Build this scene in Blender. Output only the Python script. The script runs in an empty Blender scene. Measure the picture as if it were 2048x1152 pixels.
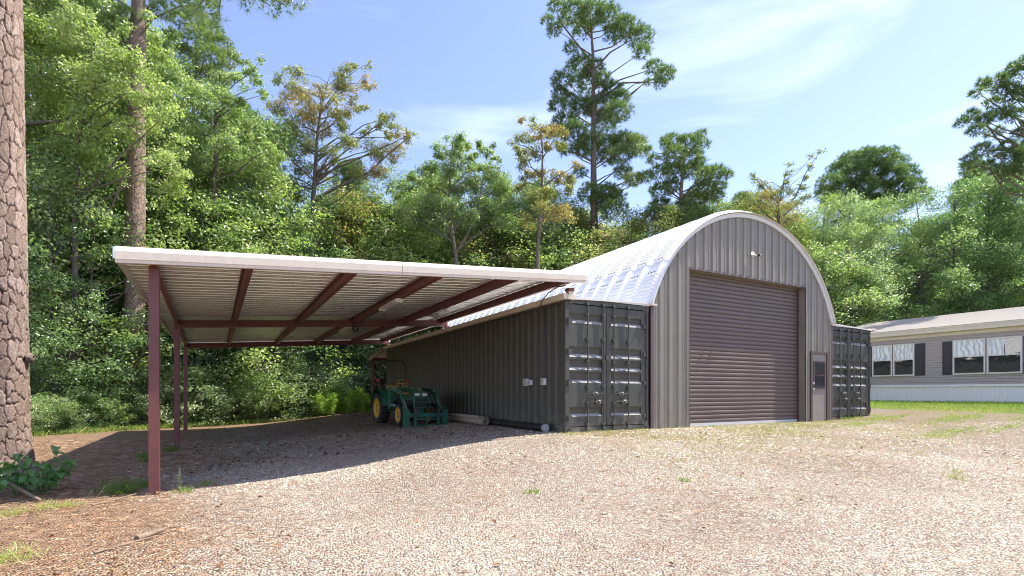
import bpy, math, random
import numpy as np
from math import radians as R, sin, cos, pi
from mathutils import Vector, Matrix

scn = bpy.context.scene
C = scn.collection

# ------------------------------------------------------------------ camera
CAM = Vector((-6.41, -9.26, 0.88))
yaw = math.atan2(.4813, .8765)          # looking right of +Y
cd = bpy.data.cameras.new('camera')
cam = bpy.data.objects.new('camera', cd); C.objects.link(cam)
cam.location = CAM
cam.rotation_euler = (pi/2, 0, -yaw)
cd.sensor_width = 36; cd.lens = 36*1030/2048
cd.shift_y = (785-576)/2048
cd.clip_start = .05; cd.clip_end = 2000
scn.camera = cam

# ------------------------------------------------------------------ sun + sky
S = Vector((.56, -.125, 1.0)).normalized()      # towards the sun
sd = bpy.data.lights.new('sun', 'SUN'); sd.energy = 3.75; sd.angle = R(.6); sd.color = (1, .94, .84)
sun = bpy.data.objects.new('sun', sd); C.objects.link(sun)
sun.rotation_euler = S.to_track_quat('Z', 'Y').to_euler()
world = bpy.data.worlds.new('World'); scn.world = world; world.use_nodes = True
wn, wl = world.node_tree.nodes, world.node_tree.links
wn.clear()
wo = wn.new('ShaderNodeOutputWorld'); bg = wn.new('ShaderNodeBackground')
sky = wn.new('ShaderNodeTexSky'); sky.sky_type = 'NISHITA'; sky.sun_disc = False
sky.sun_elevation = math.asin(S.z); sky.sun_rotation = math.atan2(S.x, S.y)
sky.air_density = 1.0; sky.dust_density = .5; sky.ozone_density = 2.8
tc = wn.new('ShaderNodeTexCoord'); mp = wn.new('ShaderNodeMapping')
mp.inputs['Rotation'].default_value = (0, 0, R(-38)); mp.inputs['Scale'].default_value = (.8, 1.6, 6.0); mp.inputs['Location'].default_value = (2.32, 2.11, 1.76)
no = wn.new('ShaderNodeTexNoise'); no.inputs['Scale'].default_value = 1.7
no.inputs['Detail'].default_value = 7; no.inputs['Roughness'].default_value = .52; no.inputs['Distortion'].default_value = .5
cr = wn.new('ShaderNodeValToRGB')
cr.color_ramp.elements[0].position = .49; cr.color_ramp.elements[0].color = (0, 0, 0, 1)
cr.color_ramp.elements[1].position = .92; cr.color_ramp.elements[1].color = (.42, .42, .42, 1)
mx = wn.new('ShaderNodeMix'); mx.data_type = 'RGBA'
mx.inputs[7].default_value = (7.6, 8.0, 8.8, 1)
bl = wn.new('ShaderNodeMix'); bl.data_type = 'RGBA'; bl.blend_type = 'MULTIPLY'
bl.inputs[0].default_value = 1; bl.inputs[7].default_value = (1.10, .95, 1.03, 1)
wl.new(tc.outputs['Generated'], mp.inputs['Vector']); wl.new(mp.outputs[0], no.inputs['Vector'])
wl.new(no.outputs[0], cr.inputs[0]); wl.new(cr.outputs[0], mx.inputs[0])
wl.new(sky.outputs[0], bl.inputs[6]); wl.new(bl.outputs[2], mx.inputs[6])
wl.new(mx.outputs[2], bg.inputs['Color'])
bg.inputs['Strength'].default_value = .106
wl.new(bg.outputs[0], wo.inputs['Surface'])
scn.view_settings.view_transform = 'Standard'; scn.view_settings.look = 'None'
scn.view_settings.gamma = 1; scn.view_settings.use_curve_mapping = False
scn.view_settings.exposure = 1.55
scn.cycles.max_bounces = 12; scn.cycles.diffuse_bounces = 7; scn.cycles.transmission_bounces = 6; scn.cycles.use_denoising = True; scn.cycles.filter_width = 1.05

# ------------------------------------------------------------------ helpers
def tag(o, label=None, cat=None, group=None, kind=None):
    if label: o['label'] = label
    if cat: o['category'] = cat
    if group: o['group'] = group
    if kind: o['kind'] = kind
    return o

def thing(name, label, cat, loc=(0, 0, 0), rz=0, group=None):
    o = bpy.data.objects.new(name, None); C.objects.link(o)
    o.location = loc; o.rotation_euler = (0, 0, rz); o.empty_display_size = .2
    return tag(o, label, cat, group)

def link(name, me, parent=None, loc=None, rot=None):
    o = bpy.data.objects.new(name, me); C.objects.link(o)
    if parent: o.parent = parent
    if loc is not None: o.location = loc
    if rot is not None: o.rotation_euler = rot
    return o

def copy_tree(o, parent=None):
    c = o.copy(); C.objects.link(c); c.parent = parent
    for ch in o.children: copy_tree(ch, c)
    return c

class MB:
    """collects shapes for one mesh"""
    def __init__(s): s.v = []; s.f = []; s.m = []; s.sm = []
    def add(s, vs, fs, m=0, smooth=False):
        k = len(s.v); s.v += [tuple(p) for p in vs]
        s.f += [[i+k for i in f] for f in fs]; s.m += [m]*len(fs); s.sm += [smooth]*len(fs); return s
    def box(s, a, b, m=0, M=None):
        x0, y0, z0 = a; x1, y1, z1 = b
        vs = [(x0,y0,z0),(x1,y0,z0),(x1,y1,z0),(x0,y1,z0),(x0,y0,z1),(x1,y0,z1),(x1,y1,z1),(x0,y1,z1)]
        if M is not None: vs = [M @ Vector(p) for p in vs]
        return s.add(vs, [(0,3,2,1),(4,5,6,7),(0,1,5,4),(1,2,6,5),(2,3,7,6),(3,0,4,7)], m)
    def bar(s, p, q, w, h, m=0, up=(0, 0, 1)):
        p, q = Vector(p), Vector(q); d = (q-p).normalized(); u = Vector(up)
        a = d.cross(u)
        if a.length < 1e-4: a = d.cross(Vector((1, 0, 0)))
        a.normalize(); b = a.cross(d)
        vs = []
        for e in (p, q):
            for i, j in ((-1,-1),(1,-1),(1,1),(-1,1)): vs.append(e+a*(i*w/2)+b*(j*h/2))
        return s.add(vs, [(0,1,2,3),(7,6,5,4),(0,4,5,1),(1,5,6,2),(2,6,7,3),(3,7,4,0)], m)
    def tube(s, pts, rad, n=8, m=0, cap=True):
        pts = [Vector(p) for p in pts]; k = len(pts)
        rs = rad if isinstance(rad, (list, tuple)) else [rad]*k
        vs = []; ref = None
        for i, p in enumerate(pts):
            d = (pts[min(i+1, k-1)]-pts[max(i-1, 0)]).normalized()
            if ref is None: ref = Vector((0, 0, 1)) if abs(d.z) < .9 else Vector((1, 0, 0))
            a = d.cross(ref)
            if a.length < 1e-5: a = d.cross(Vector((.3, .9, .2)))
            a.normalize(); b = d.cross(a); ref = -b if False else ref
            for j in range(n):
                t = 2*pi*j/n; vs.append(p+(a*cos(t)+b*sin(t))*rs[i])
        fs = [(i*n+j, i*n+(j+1) % n, (i+1)*n+(j+1) % n, (i+1)*n+j) for i in range(k-1) for j in range(n)]
        s.add(vs, fs, m, True)
        if cap:
            s.add(vs[:n], [list(range(n))[::-1]], m); s.add(vs[-n:], [list(range(n))], m)
        return s
    def lathe(s, prof, n=24, M=None, m=0, smooth=True):
        """prof: (radius, x) revolved round the x axis"""
        vs = []; k = len(prof)
        for r, x in prof:
            for j in range(n):
                t = 2*pi*j/n; p = Vector((x, r*cos(t), r*sin(t))); vs.append(M @ p if M is not None else p)
        fs = [(i*n+j, i*n+(j+1) % n, (i+1)*n+(j+1) % n, (i+1)*n+j) for i in range(k-1) for j in range(n)]
        return s.add(vs, fs, m, smooth)
    def sheet(s, prof, f0, f1, m=0):
        """extrude a polyline: f0/f1 map a profile point to its two ends"""
        n = len(prof); vs = [f0(p) for p in prof]+[f1(p) for p in prof]
        return s.add(vs, [(i, i+1, n+i+1, n+i) for i in range(n-1)], m)
    def mesh(s, name, mats):
        me = bpy.data.meshes.new(name); me.from_pydata(s.v, [], s.f)
        for m in (mats if isinstance(mats, (list, tuple)) else [mats]): me.materials.append(m)
        me.polygons.foreach_set('material_index', s.m); me.polygons.foreach_set('use_smooth', s.sm)
        me.update(); return me
    def build(s, name, mats, parent=None, loc=None, rot=None):
        return link(name, s.mesh(name, mats), parent, loc, rot)

def arrmesh(name, v, f, mat, tint=None, smooth=False):
    """mesh from numpy arrays; f is (N,3) or (N,4)"""
    v = np.asarray(v, np.float32); f = np.asarray(f, np.int32)
    me = bpy.data.meshes.new(name); k = f.shape[1]
    me.vertices.add(len(v)); me.vertices.foreach_set('co', v.ravel())
    me.loops.add(f.size); me.loops.foreach_set('vertex_index', f.ravel())
    me.polygons.add(len(f)); me.polygons.foreach_set('loop_start', np.arange(0, f.size, k, dtype=np.int32))
    me.polygons.foreach_set('loop_total', np.full(len(f), k, np.int32))
    if smooth: me.polygons.foreach_set('use_smooth', np.ones(len(f), bool))
    if tint is not None:
        a = me.attributes.new('tint', 'FLOAT', 'POINT'); a.data.foreach_set('value', np.asarray(tint, np.float32))
    me.materials.append(mat); me.update(calc_edges=True); me.validate(); return me

def smooth01(t): t = np.clip(t, 0, 1); return t*t*(3-2*t)

# ------------------------------------------------------------------ materials
def mat(name, col, rough=.6, metal=0, spec=.5, noise=0, nscale=8, bump=0, bscale=60, col2=None, coat=0, wear=None, wscale=11, splash=None, streak=0):
    m = bpy.data.materials.new(name); m.use_nodes = True
    n, l = m.node_tree.nodes, m.node_tree.links; b = n['Principled BSDF']
    b.inputs['Base Color'].default_value = (*col, 1); b.inputs['Roughness'].default_value = rough
    b.inputs['Metallic'].default_value = metal; b.inputs['Specular IOR Level'].default_value = spec
    b.inputs['Coat Weight'].default_value = coat
    if noise:
        t = n.new('ShaderNodeTexCoord'); a = n.new('ShaderNodeTexNoise')
        a.inputs['Scale'].default_value = nscale; a.inputs['Detail'].default_value = 6; a.inputs['Roughness'].default_value = .65
        r = n.new('ShaderNodeValToRGB'); r.color_ramp.elements[0].position = .3; r.color_ramp.elements[1].position = .72
        c2 = col2 or tuple(c*(1-noise) for c in col)
        r.color_ramp.elements[0].color = (*c2, 1); r.color_ramp.elements[1].color = (*tuple(min(1, c*(1+noise*.5)) for c in col), 1)
        l.new(t.outputs['Object'], a.inputs['Vector']); l.new(a.outputs[0], r.inputs[0]); l.new(r.outputs[0], b.inputs['Base Color'])
        g = n.new('ShaderNodeMapRange'); g.inputs['To Min'].default_value = max(0, rough-.12); g.inputs['To Max'].default_value = min(1, rough+.12)
        l.new(a.outputs[0], g.inputs['Value']); l.new(g.outputs[0], b.inputs['Roughness'])
    def over(mask, c):
        src = b.inputs['Base Color'].links[0].from_socket if b.inputs['Base Color'].links else None
        x = n.new('ShaderNodeMix'); x.data_type = 'RGBA'; l.new(mask, x.inputs[0])
        if src: l.new(src, x.inputs[6])
        else: x.inputs[6].default_value = (*col, 1)
        x.inputs[7].default_value = (*c, 1); l.new(x.outputs[2], b.inputs['Base Color'])
    def mr(v, a0_, a1_, t0_, t1_):
        q = n.new('ShaderNodeMapRange'); q.inputs['From Min'].default_value = a0_; q.inputs['From Max'].default_value = a1_; q.inputs['To Min'].default_value = t0_; q.inputs['To Max'].default_value = t1_
        l.new(v, q.inputs['Value']); return q.outputs[0]
    if streak or wear or splash:
        t = n.new('ShaderNodeTexCoord')
    if streak:      # rain runs down the sheet
        m2 = n.new('ShaderNodeMapping'); m2.inputs['Scale'].default_value = (6, 6, .35); l.new(t.outputs['Object'], m2.inputs[0])
        a = n.new('ShaderNodeTexNoise'); a.inputs['Scale'].default_value = 2.2; a.inputs['Detail'].default_value = 6; l.new(m2.outputs[0], a.inputs['Vector'])
        over(mr(a.outputs[0], .5, .75, 0, streak), tuple(c*.62 for c in col))
    if wear:        # rust and chips
        a = n.new('ShaderNodeTexNoise'); a.inputs['Scale'].default_value = wscale; a.inputs['Detail'].default_value = 8; a.inputs['Roughness'].default_value = .7; l.new(t.outputs['Object'], a.inputs['Vector'])
        over(mr(a.outputs[0], .64, .70, 0, .85), wear)
    if splash:      # mud splashed up from the ground
        sp = n.new('ShaderNodeSeparateXYZ'); l.new(t.outputs['Object'], sp.inputs[0])
        a = n.new('ShaderNodeTexNoise'); a.inputs['Scale'].default_value = 5; a.inputs['Detail'].default_value = 7; l.new(t.outputs['Object'], a.inputs['Vector'])
        q = n.new('ShaderNodeMath'); q.operation = 'MULTIPLY'; l.new(mr(sp.outputs[2], .55, .0, 0, 1), q.inputs[0]); l.new(mr(a.outputs[0], .42, .66, 0, .8), q.inputs[1]); q.use_clamp = True
        over(q.outputs[0], splash)
    if bump:
        t = n.new('ShaderNodeTexCoord'); a = n.new('ShaderNodeTexNoise'); a.inputs['Scale'].default_value = bscale; a.inputs['Detail'].default_value = 4
        u = n.new('ShaderNodeBump'); u.inputs['Strength'].default_value = bump; u.inputs['Distance'].default_value = .02
        l.new(t.outputs['Object'], a.inputs['Vector']); l.new(a.outputs[0], u.inputs['Height']); l.new(u.outputs[0], b.inputs['Normal'])
    return m

def tint_mat(name, stops, rough=.6, transl=0, spec=.5, bump=0, bscale=40, tcol=1.65):
    """colour picked by each leaf's (stone's, plate's) own random 'tint' value"""
    m = bpy.data.materials.new(name); m.use_nodes = True
    n, l = m.node_tree.nodes, m.node_tree.links; b = n['Principled BSDF']; o = n['Material Output']
    a = n.new('ShaderNodeAttribute'); a.attribute_name = 'tint'
    r = n.new('ShaderNodeValToRGB'); e = r.color_ramp.elements
    while len(e) < len(stops): e.new(.5)
    for k, (p, c) in enumerate(stops): e[k].position = p; e[k].color = (*c, 1)
    l.new(a.outputs['Fac'], r.inputs[0]); l.new(r.outputs[0], b.inputs['Base Color'])
    b.inputs['Roughness'].default_value = rough; b.inputs['Specular IOR Level'].default_value = spec
    if bump:
        t = n.new('ShaderNodeTexCoord'); q = n.new('ShaderNodeTexNoise'); q.inputs['Scale'].default_value = bscale; q.inputs['Detail'].default_value = 6
        u = n.new('ShaderNodeBump'); u.inputs['Strength'].default_value = bump; u.inputs['Distance'].default_value = .02
        l.new(t.outputs['Object'], q.inputs['Vector']); l.new(q.outputs[0], u.inputs['Height']); l.new(u.outputs[0], b.inputs['Normal'])
    if transl:
        t = n.new('ShaderNodeBsdfTranslucent'); x = n.new('ShaderNodeMixShader'); x.inputs[0].default_value = transl
        g = n.new('ShaderNodeMix'); g.data_type = 'RGBA'; g.blend_type = 'MULTIPLY'; g.inputs[0].default_value = 1
        g.inputs[7].default_value = (tcol*1.15, tcol*1.35, tcol*.72, 1)
        l.new(r.outputs[0], g.inputs[6]); l.new(g.outputs[2], t.inputs[0])
        l.new(b.outputs[0], x.inputs[1]); l.new(t.outputs[0], x.inputs[2]); l.new(x.outputs[0], o.inputs['Surface'])
    return m

M = {}
M['container'] = mat('container_paint', (.074, .074, .059), .6, noise=.25, nscale=3, bump=.05, bscale=9, wear=(.11, .062, .038), wscale=7, splash=(.21, .18, .14), streak=.45)
M['lit_ledge'] = mat('ledge_highlight', (.30, .295, .28), .85, noise=.3, nscale=9)  # sunlit highlight on the door ledges, painted in as a paler colour
M['taupe'] = mat('taupe_sheet_metal', (.245, .222, .174), .45, noise=.12, nscale=1.5, bump=.12, bscale=1.6, splash=(.33, .28, .21), streak=.5)
M['trim'] = mat('dark_brown_trim', (.105, .070, .066), .5, noise=.1)
M['rollup'] = mat('brown_slat_paint', (.145, .108, .094), .5, noise=.14, nscale=2)
M['leaf_door'] = mat('door_paint', (.27, .235, .205), .5, noise=.14, nscale=3, splash=(.33, .27, .20))
M['silver'] = mat('galvanised_roof', (.84, .84, .83), .6, spec=.3, noise=.08, nscale=2)
M['silver_trim'] = mat('silver_trim', (.62, .63, .62), .45, metal=.1)
M['cream'] = mat('cream_trim', (.70, .62, .50), .45, noise=.08, nscale=3, streak=.22)
M['white_trim'] = mat('off_white_trim', (.72, .68, .62), .45)
M['maroon'] = mat('maroon_primer', (.165, .055, .050), .5, noise=.3, nscale=5, wear=(.20, .095, .05), wscale=16)
M['under'] = mat('carport_sheet', (.78, .765, .73), .30, metal=.6, noise=.05, nscale=2)
M['steel'] = mat('bright_steel', (.62, .62, .62), .3, metal=.9)
M['darksteel'] = mat('dark_steel', (.06, .06, .065), .45, metal=.3)
M['black'] = mat('black_plastic', (.018, .018, .02), .5)
M['rubber'] = mat('tyre_rubber', (.022, .022, .023), .8, noise=.3, nscale=20)
M['green'] = mat('tractor_green', (.014, .098, .044), .42, noise=.3, nscale=6, coat=.15, splash=(.16, .12, .085))
M['teal'] = mat('loader_green', (.010, .105, .068), .45, noise=.2, nscale=6)
M['yellow'] = mat('tractor_yellow', (.50, .29, .018), .45, noise=.15, nscale=6)
M['seat'] = mat('seat_vinyl', (.34, .20, .04), .5)
M['white'] = mat('white_plastic', (.70, .70, .68), .5)
M['lens'] = mat('headlamp_lens', (.75, .72, .66), .15)
M['red'] = mat('red_plastic', (.45, .03, .04), .4)
M['glass'] = mat('dark_glass', (.02, .022, .025), .06, spec=.8)
M['siding'] = mat('mauve_siding', (.43, .37, .345), .6, noise=.06, nscale=2)
M['skirt'] = mat('white_skirting', (.90, .87, .81), .5)
M['shingle'] = mat('beige_shingle', (.46, .425, .375), .9, noise=.25, nscale=30, bump=.3, bscale=50)
M['shutter'] = mat('charcoal_shutter', (.030, .028, .036), .5)
M['tan'] = mat('tan_backing', (.42, .38, .30), .8, noise=.15, nscale=10)
M['pale_board'] = mat('pale_board', (.55, .49, .38), .7, noise=.2, nscale=4)
M['pipe_end'] = mat('pipe_cap', (.36, .37, .36), .5)
M['concrete'] = mat('concrete', (.38, .37, .34), .85, noise=.2, nscale=8)
M['wood'] = mat('dead_wood', (.24, .17, .11), .85, noise=.4, nscale=12)

# ------------------------------------------------------------------ terrain
rng = np.random.default_rng(7)
def gz(x, y):
    x = np.asarray(x, float); y = np.asarray(y, float)
    d = np.hypot(np.maximum(np.maximum(-x, x-12.3), 0), np.maximum(np.maximum(-y, y-14.6), 0))
    s = smooth01((x-9)/9.5)
    lo = -.62*smooth01(d/7.2)
    return lo*(1-s) + .44*s + .012*np.sin(x*1.7+y*.6)*np.sin(y*1.3-x*.4)*np.clip(d, 0, 1)
def gzf(x, y): return float(gz(x, y))

def axis(lo, hi, c0, c1, fine, grow=1.16):
    a = list(np.arange(c0, c1+fine/2, fine)); st = fine
    while a[-1] < hi: st *= grow; a.append(a[-1]+st)
    st = fine; b = []; x = c0
    while x > lo: st *= grow; x -= st; b.append(x)
    return np.array(b[::-1]+a)
gx = axis(-400, 420, -13, 15, .2); gy = axis(-380, 450, -9, 9, .2)
XX, YY = np.meshgrid(gx, gy); ZZ = gz(XX, YY)
nx, ny = len(gx), len(gy)
gi = np.arange(nx*ny).reshape(ny, nx)
gf = np.stack([gi[:-1, :-1], gi[:-1, 1:], gi[1:, 1:], gi[1:, :-1]], -1).reshape(-1, 4)

def ground_mat():
    m = bpy.data.materials.new('yard_ground'); m.use_nodes = True
    n, l = m.node_tree.nodes, m.node_tree.links; b = n['Principled BSDF']; b.inputs['Roughness'].default_value = .9
    b.inputs['Specular IOR Level'].default_value = .2
    tc = n.new('ShaderNodeTexCoord'); P = tc.outputs['Object']
    def noise(sc, det=5, rg=.6, dist=0):
        a = n.new('ShaderNodeTexNoise'); a.inputs['Scale'].default_value = sc; a.inputs['Detail'].default_value = det
        a.inputs['Roughness'].default_value = rg; a.inputs['Distortion'].default_value = dist; l.new(P, a.inputs['Vector']); return a.outputs[0]
    def math_(op, a, b_=None, c=None):
        q = n.new('ShaderNodeMath'); q.operation = op
        for i, v in enumerate((a, b_, c)):
            if v is None: continue
            if isinstance(v, (int, float)): q.inputs[i].default_value = v
            else: l.new(v, q.inputs[i])
        return q.outputs[0]
    def rmp(v, a, b_, lo=0, hi=1):
        q = n.new('ShaderNodeMapRange'); q.interpolation_type = 'SMOOTHSTEP'
        q.inputs['From Min'].default_value = a; q.inputs['From Max'].default_value = b_
        q.inputs['To Min'].default_value = lo; q.inputs['To Max'].default_value = hi; l.new(v, q.inputs['Value']); return q.outputs[0]
    def mixc(f, a, b_):
        q = n.new('ShaderNodeMix'); q.data_type = 'RGBA'
        if isinstance(f, (int, float)): q.inputs[0].default_value = f
        else: l.new(f, q.inputs[0])
        for s, v in ((6, a), (7, b_)):
            if isinstance(v, tuple): q.inputs[s].default_value = (*v, 1)
            else: l.new(v, q.inputs[s])
        return q.outputs[2]
    def ramp(v, stops):
        r = n.new('ShaderNodeValToRGB'); e = r.color_ramp.elements
        while len(e) < len(stops): e.new(.5)
        for k, (p, c) in enumerate(stops): e[k].position = p; e[k].color = (*c, 1)
        l.new(v, r.inputs[0]); return r.outputs[0]
    sx = n.new('ShaderNodeSeparateXYZ'); l.new(P, sx.inputs[0]); x, y = sx.outputs[0], sx.outputs[1]
    def vor(sc, feat='F1'):
        v = n.new('ShaderNodeTexVoronoi'); v.feature = feat; v.inputs['Scale'].default_value = sc; l.new(P, v.inputs['Vector']); return v
    v1 = vor(42); v2 = vor(17)
    sep = n.new('ShaderNodeSeparateColor'); l.new(v1.outputs['Color'], sep.inputs[0])
    stone = ramp(sep.outputs[0], [(0, (.25, .18, .125)), (.22, (.40, .31, .23)), (.55, (.52, .43, .34)), (.8, (.59, .51, .42)), (1, (.67, .61, .53))])
    edge = rmp(v1.outputs['Distance'], .006, .020)
    gravel = mixc(math_('MULTIPLY', edge, .45), stone, (.27, .20, .15))
    gravel = mixc(rmp(noise(.9, 5, .65), .48, .72, 0, .38), gravel, (.44, .34, .235)); gravel = mixc(rmp(noise(.31, 4, .6, .4), .52, .68, 0, .5), gravel, (.50, .43, .35))
    # orange needle litter in drifts and dry tan grass near the front wall
    lit = ramp(noise(55, 4, .8, 1.5), [(.3, (.16, .085, .05)), (.5, (.36, .215, .125)), (.7, (.50, .36, .24))])
    drift = math_('MULTIPLY', rmp(noise(.75, 6, .7, .6), .52, .70), rmp(noise(7, 4, .7), .38, .6))
    g2 = mixc(math_('MULTIPLY', drift, .75), gravel, lit)
    nearwall = math_('MULTIPLY', rmp(y, -5.2, -.9), rmp(x, -1.5, .5)); nearwall = math_('MULTIPLY', nearwall, rmp(y, .4, .1))
    dry = ramp(noise(38, 4, .8), [(.3, (.20, .17, .06)), (.55, (.42, .34, .16)), (.75, (.55, .46, .28))])
    g3 = mixc(math_('MULTIPLY', math_('MULTIPLY', nearwall, rmp(noise(2.4, 5, .7), .38, .60)), .85), g2, dry)
    # pine straw on the left, under and beyond the carport's outer posts
    wob = noise(.55, 5, .62); wob2 = noise(4, 4, .7)
    e = math_('ADD', x, math_('ADD', math_('MULTIPLY', math_('SUBTRACT', wob, .5), 4.2), math_('MULTIPLY', math_('SUBTRACT', wob2, .5), 1.5)))
    e = math_('ADD', e, math_('MULTIPLY', rmp(y, 0, -5), -.55))
    # leaf litter and dirt trodden in under the roof
    lit2 = math_('MULTIPLY', math_('MULTIPLY', rmp(y, .6, 4), rmp(x, -.2, -1.2)), rmp(noise(1.0, 6, .7, .5), .36, .60)); g3 = mixc(math_('MULTIPLY', lit2, .5), g3, (.33, .25, .17))
    straw = rmp(e, -6.1, -7.9)
    rear = rmp(math_('ADD', y, math_('MULTIPLY', wob, 2.5)), 15.6, 17.2)
    rear = math_('MULTIPLY', rear, rmp(x, 14, 12))
    straw = math_('MAXIMUM', straw, rear)
    needle = ramp(noise(70, 5, .85, 2.2), [(.25, (.14, .08, .045)), (.45, (.32, .20, .12)), (.62, (.47, .33, .215)), (.8, (.60, .49, .37))])
    needle = mixc(rmp(noise(1.4, 5, .7), .5, .75, 0, .6), needle, (.17, .10, .06))
    soil = mixc(straw, g3, needle)
    # lawn towards the home
    lawn = rmp(math_('ADD', x, math_('MULTIPLY', math_('SUBTRACT', noise(1.1, 5, .65), .5), 2.0)), 14.8, 15.5)
    lawnc = ramp(noise(3.5, 6, .7), [(.3, (.16, .21, .03)), (.55, (.22, .31, .045)), (.75, (.34, .33, .09))])
    fin = mixc(lawn, soil, lawnc)
    l.new(fin, b.inputs['Base Color'])
    h = math_('SUBTRACT', math_('MULTIPLY', noise(48, 5, .75), .6), math_('MULTIPLY', v1.outputs['Distance'], 9))
    bp = n.new('ShaderNodeBump'); bp.inputs['Strength'].default_value = .8; bp.inputs['Distance'].default_value = .018
    l.new(h, bp.inputs['Height']); l.new(bp.outputs[0], b.inputs['Normal'])
    return m
g = link('ground', arrmesh('ground', np.stack([XX, YY, ZZ], -1).reshape(-1, 3), gf, ground_mat(), smooth=True)); tag(g, kind='structure')

# ------------------------------------------------------------------ shipping containers
CW, CL, CH = 2.41, 14.55, 2.94
def groove_profile(kind=0):
    gs = [(2.64, 2.50, 2.415), (1.90, 1.75, 1.665), (1.625, 1.46, 1.38), (1.345, 1.17, 1.095), (.555, .42, .35)]
    pr = [(2.82, 0)]
    for t, m_, b in gs: pr += [(t, 0), (t-.05, .03), (m_-.012, .046), (b, 0)]
    return pr+[(.13, 0)]
def make_container(x0, label):
    t = thing('shipping_container', label, 'shipping container', (x0, 0, 0))
    pm = M['container']
    b = MB()
    for xa in (0, CW-.09): b.box((xa, 0, .0), (xa+.09, .12, CH-.001))
    b.box((.09, .0, 2.84), (CW-.09, .12, CH)); b.box((.09, .0, .0), (CW-.09, .12, .115))
    b.build('end_frame', pm, t)
    # corrugated side and the hidden side
    for nm, xs, sg in (('side_panel', .0, 1), ('side_panel', CW, -1)):
        pr = []; y = .12
        while y < CL-.3:
            pr += [(y, .01), (y+.10, .01), (y+.15, .048), (y+.25, .048)]; y += .30
        pr += [(CL, .01)]
        MB().sheet(pr, lambda p: (xs+sg*p[1], p[0], .16), lambda p: (xs+sg*p[1], p[0], 2.84)).build(nm, pm, t)
        q = MB(); q.box((xs if sg > 0 else xs-.07, .12, 0.0), (xs+.07 if sg > 0 else xs, CL, .158)); q.box((xs if sg > 0 else xs-.07, .12, 2.842), (xs+.07 if sg > 0 else xs, CL, CH))
        q.build('side_rail', pm, t)
    MB().box((.07, .12, 2.86), (CW-.07, CL, 2.92)).build('roof_panel', pm, t)
    MB().box((.07, CL-.05, .16), (CW-.07, CL, 2.86)).build('end_wall', pm, t)
    cs = MB(); cs.box((0, 0, 0), (.178, .05, .118)); cs.box((.04, -.002, .03), (.13, .01, .09), 1)
    cm = cs.mesh('corner_casting', [pm, M['black']])
    for cx, cz in ((-.003, .0), (CW-.175, .0), (-.003, 2.825), (CW-.175, 2.825)): link('corner_casting', cm, t, (cx, -.006, cz))
    for k, (a, e, ga, ge) in enumerate(((.095, 1.135, .115, 1.015), (1.145, CW-.095, 1.275, 2.195))):
        d = MB(); pr = groove_profile()
        Y = .012
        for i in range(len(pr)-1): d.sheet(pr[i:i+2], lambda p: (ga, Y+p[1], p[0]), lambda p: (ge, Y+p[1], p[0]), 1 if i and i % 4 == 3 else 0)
        d.sheet([(z, 0) for z in (2.82, .13)], lambda p: (a, Y, p[0]), lambda p: (ga, Y, p[0]))
        d.sheet([(z, 0) for z in (2.82, .13)], lambda p: (ge, Y, p[0]), lambda p: (e, Y, p[0]))
        zs = [p for p in pr]
        for i in range(1, len(pr)-1, 4):
            q = pr[i:i+4]
            for gx_ in (ga, ge): d.add([(gx_, Y+p[1], p[0]) for p in q], [(0, 1, 2, 3)])
        d.add([(a, Y, 2.82), (e, Y, 2.82), (e, Y+.06, 2.82), (a, Y+.06, 2.82)], [(0, 1, 2, 3)])
        d.add([(a, Y, .13), (e, Y, .13), (e, Y+.06, .13), (a, Y+.06, .13)], [(3, 2, 1, 0)])
        for xx in (a, e): d.add([(xx, Y, .13), (xx, Y, 2.82), (xx, Y+.06, 2.82), (xx, Y+.06, .13)], [(0, 1, 2, 3)])
        dr = d.build('door', [pm, M['lit_ledge']], t)
        for bx in ((.585, 1.03) if k == 0 else (1.335, 1.765)):
            q = MB(); q.tube([(bx, -.03, .06), (bx, -.03, 2.88)], .017, 8)
            for bz in (.16, .62, 1.0, 1.55, 2.05, 2.6): q.box((bx-.045, -.042, bz), (bx+.045, .012, bz+.05))
            for bz in (.045, 2.83): q.box((bx-.04, -.05, bz), (bx+.04, -.002, bz+.06))
            q.build('lock_bar', pm, dr)
        h = MB(); h0 = .60 if k == 0 else 1.35
        for zz, dx in ((.86, 0), (.68, .2)):
            h.bar((h0+.02, -.055, zz), (h0+.40, -.05, zz), .012, .035)
            h.box((h0+.10+dx*.5, -.055, zz-.06), (h0+.22+dx*.5, -.005, zz+.045))
        h.build('door_handle', pm, dr)
        for zz, xx in ((.865, h0+.22), (.68, h0+.30)):
            q = MB(); q.tube([(xx-.035, -.062, zz+.01), (xx, -.068, zz+.022), (xx+.022, -.066, zz-.012), (xx+.018, -.066, zz-.042)], .0065, 6)
            q.box((xx-.10, -.062, zz-.002), (xx-.07, -.054, zz+.009)); q.build('padlock', M['steel'], dr)
        for zz in (.33, 1.10, 1.78, 2.45):
            hm = MB(); ex = a if k == 0 else e
            hm.box((ex-.07, -.022, zz-.055), (ex+.07, -.002, zz+.055)); hm.tube([(ex+(-.03 if k == 0 else .03), -.028, zz-.07), (ex+(-.03 if k == 0 else .03), -.028, zz+.07)], .018, 6)
            hm.build('hinge', pm, dr)
        if k == 1:
            q = MB(); q.box((1.135-.03, -.02, 1.62), (1.135+.05, .01, 1.74)); q.build('lock_box', pm, dr)
    q = MB(); q.sheet([(CW-.085, 0), (CW-.055, 0)], lambda p: (p[0], -.012, .2), lambda p: (p[0], -.012, 2.75)); q.build('door_gasket', M['black'], t)
    return t
c1 = make_container(0, 'dark grey-green shipping container beside the carport, long side panel in shade')
c2 = copy_tree(c1); c2.location.x = 9.88; c2.location.y = .02
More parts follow.
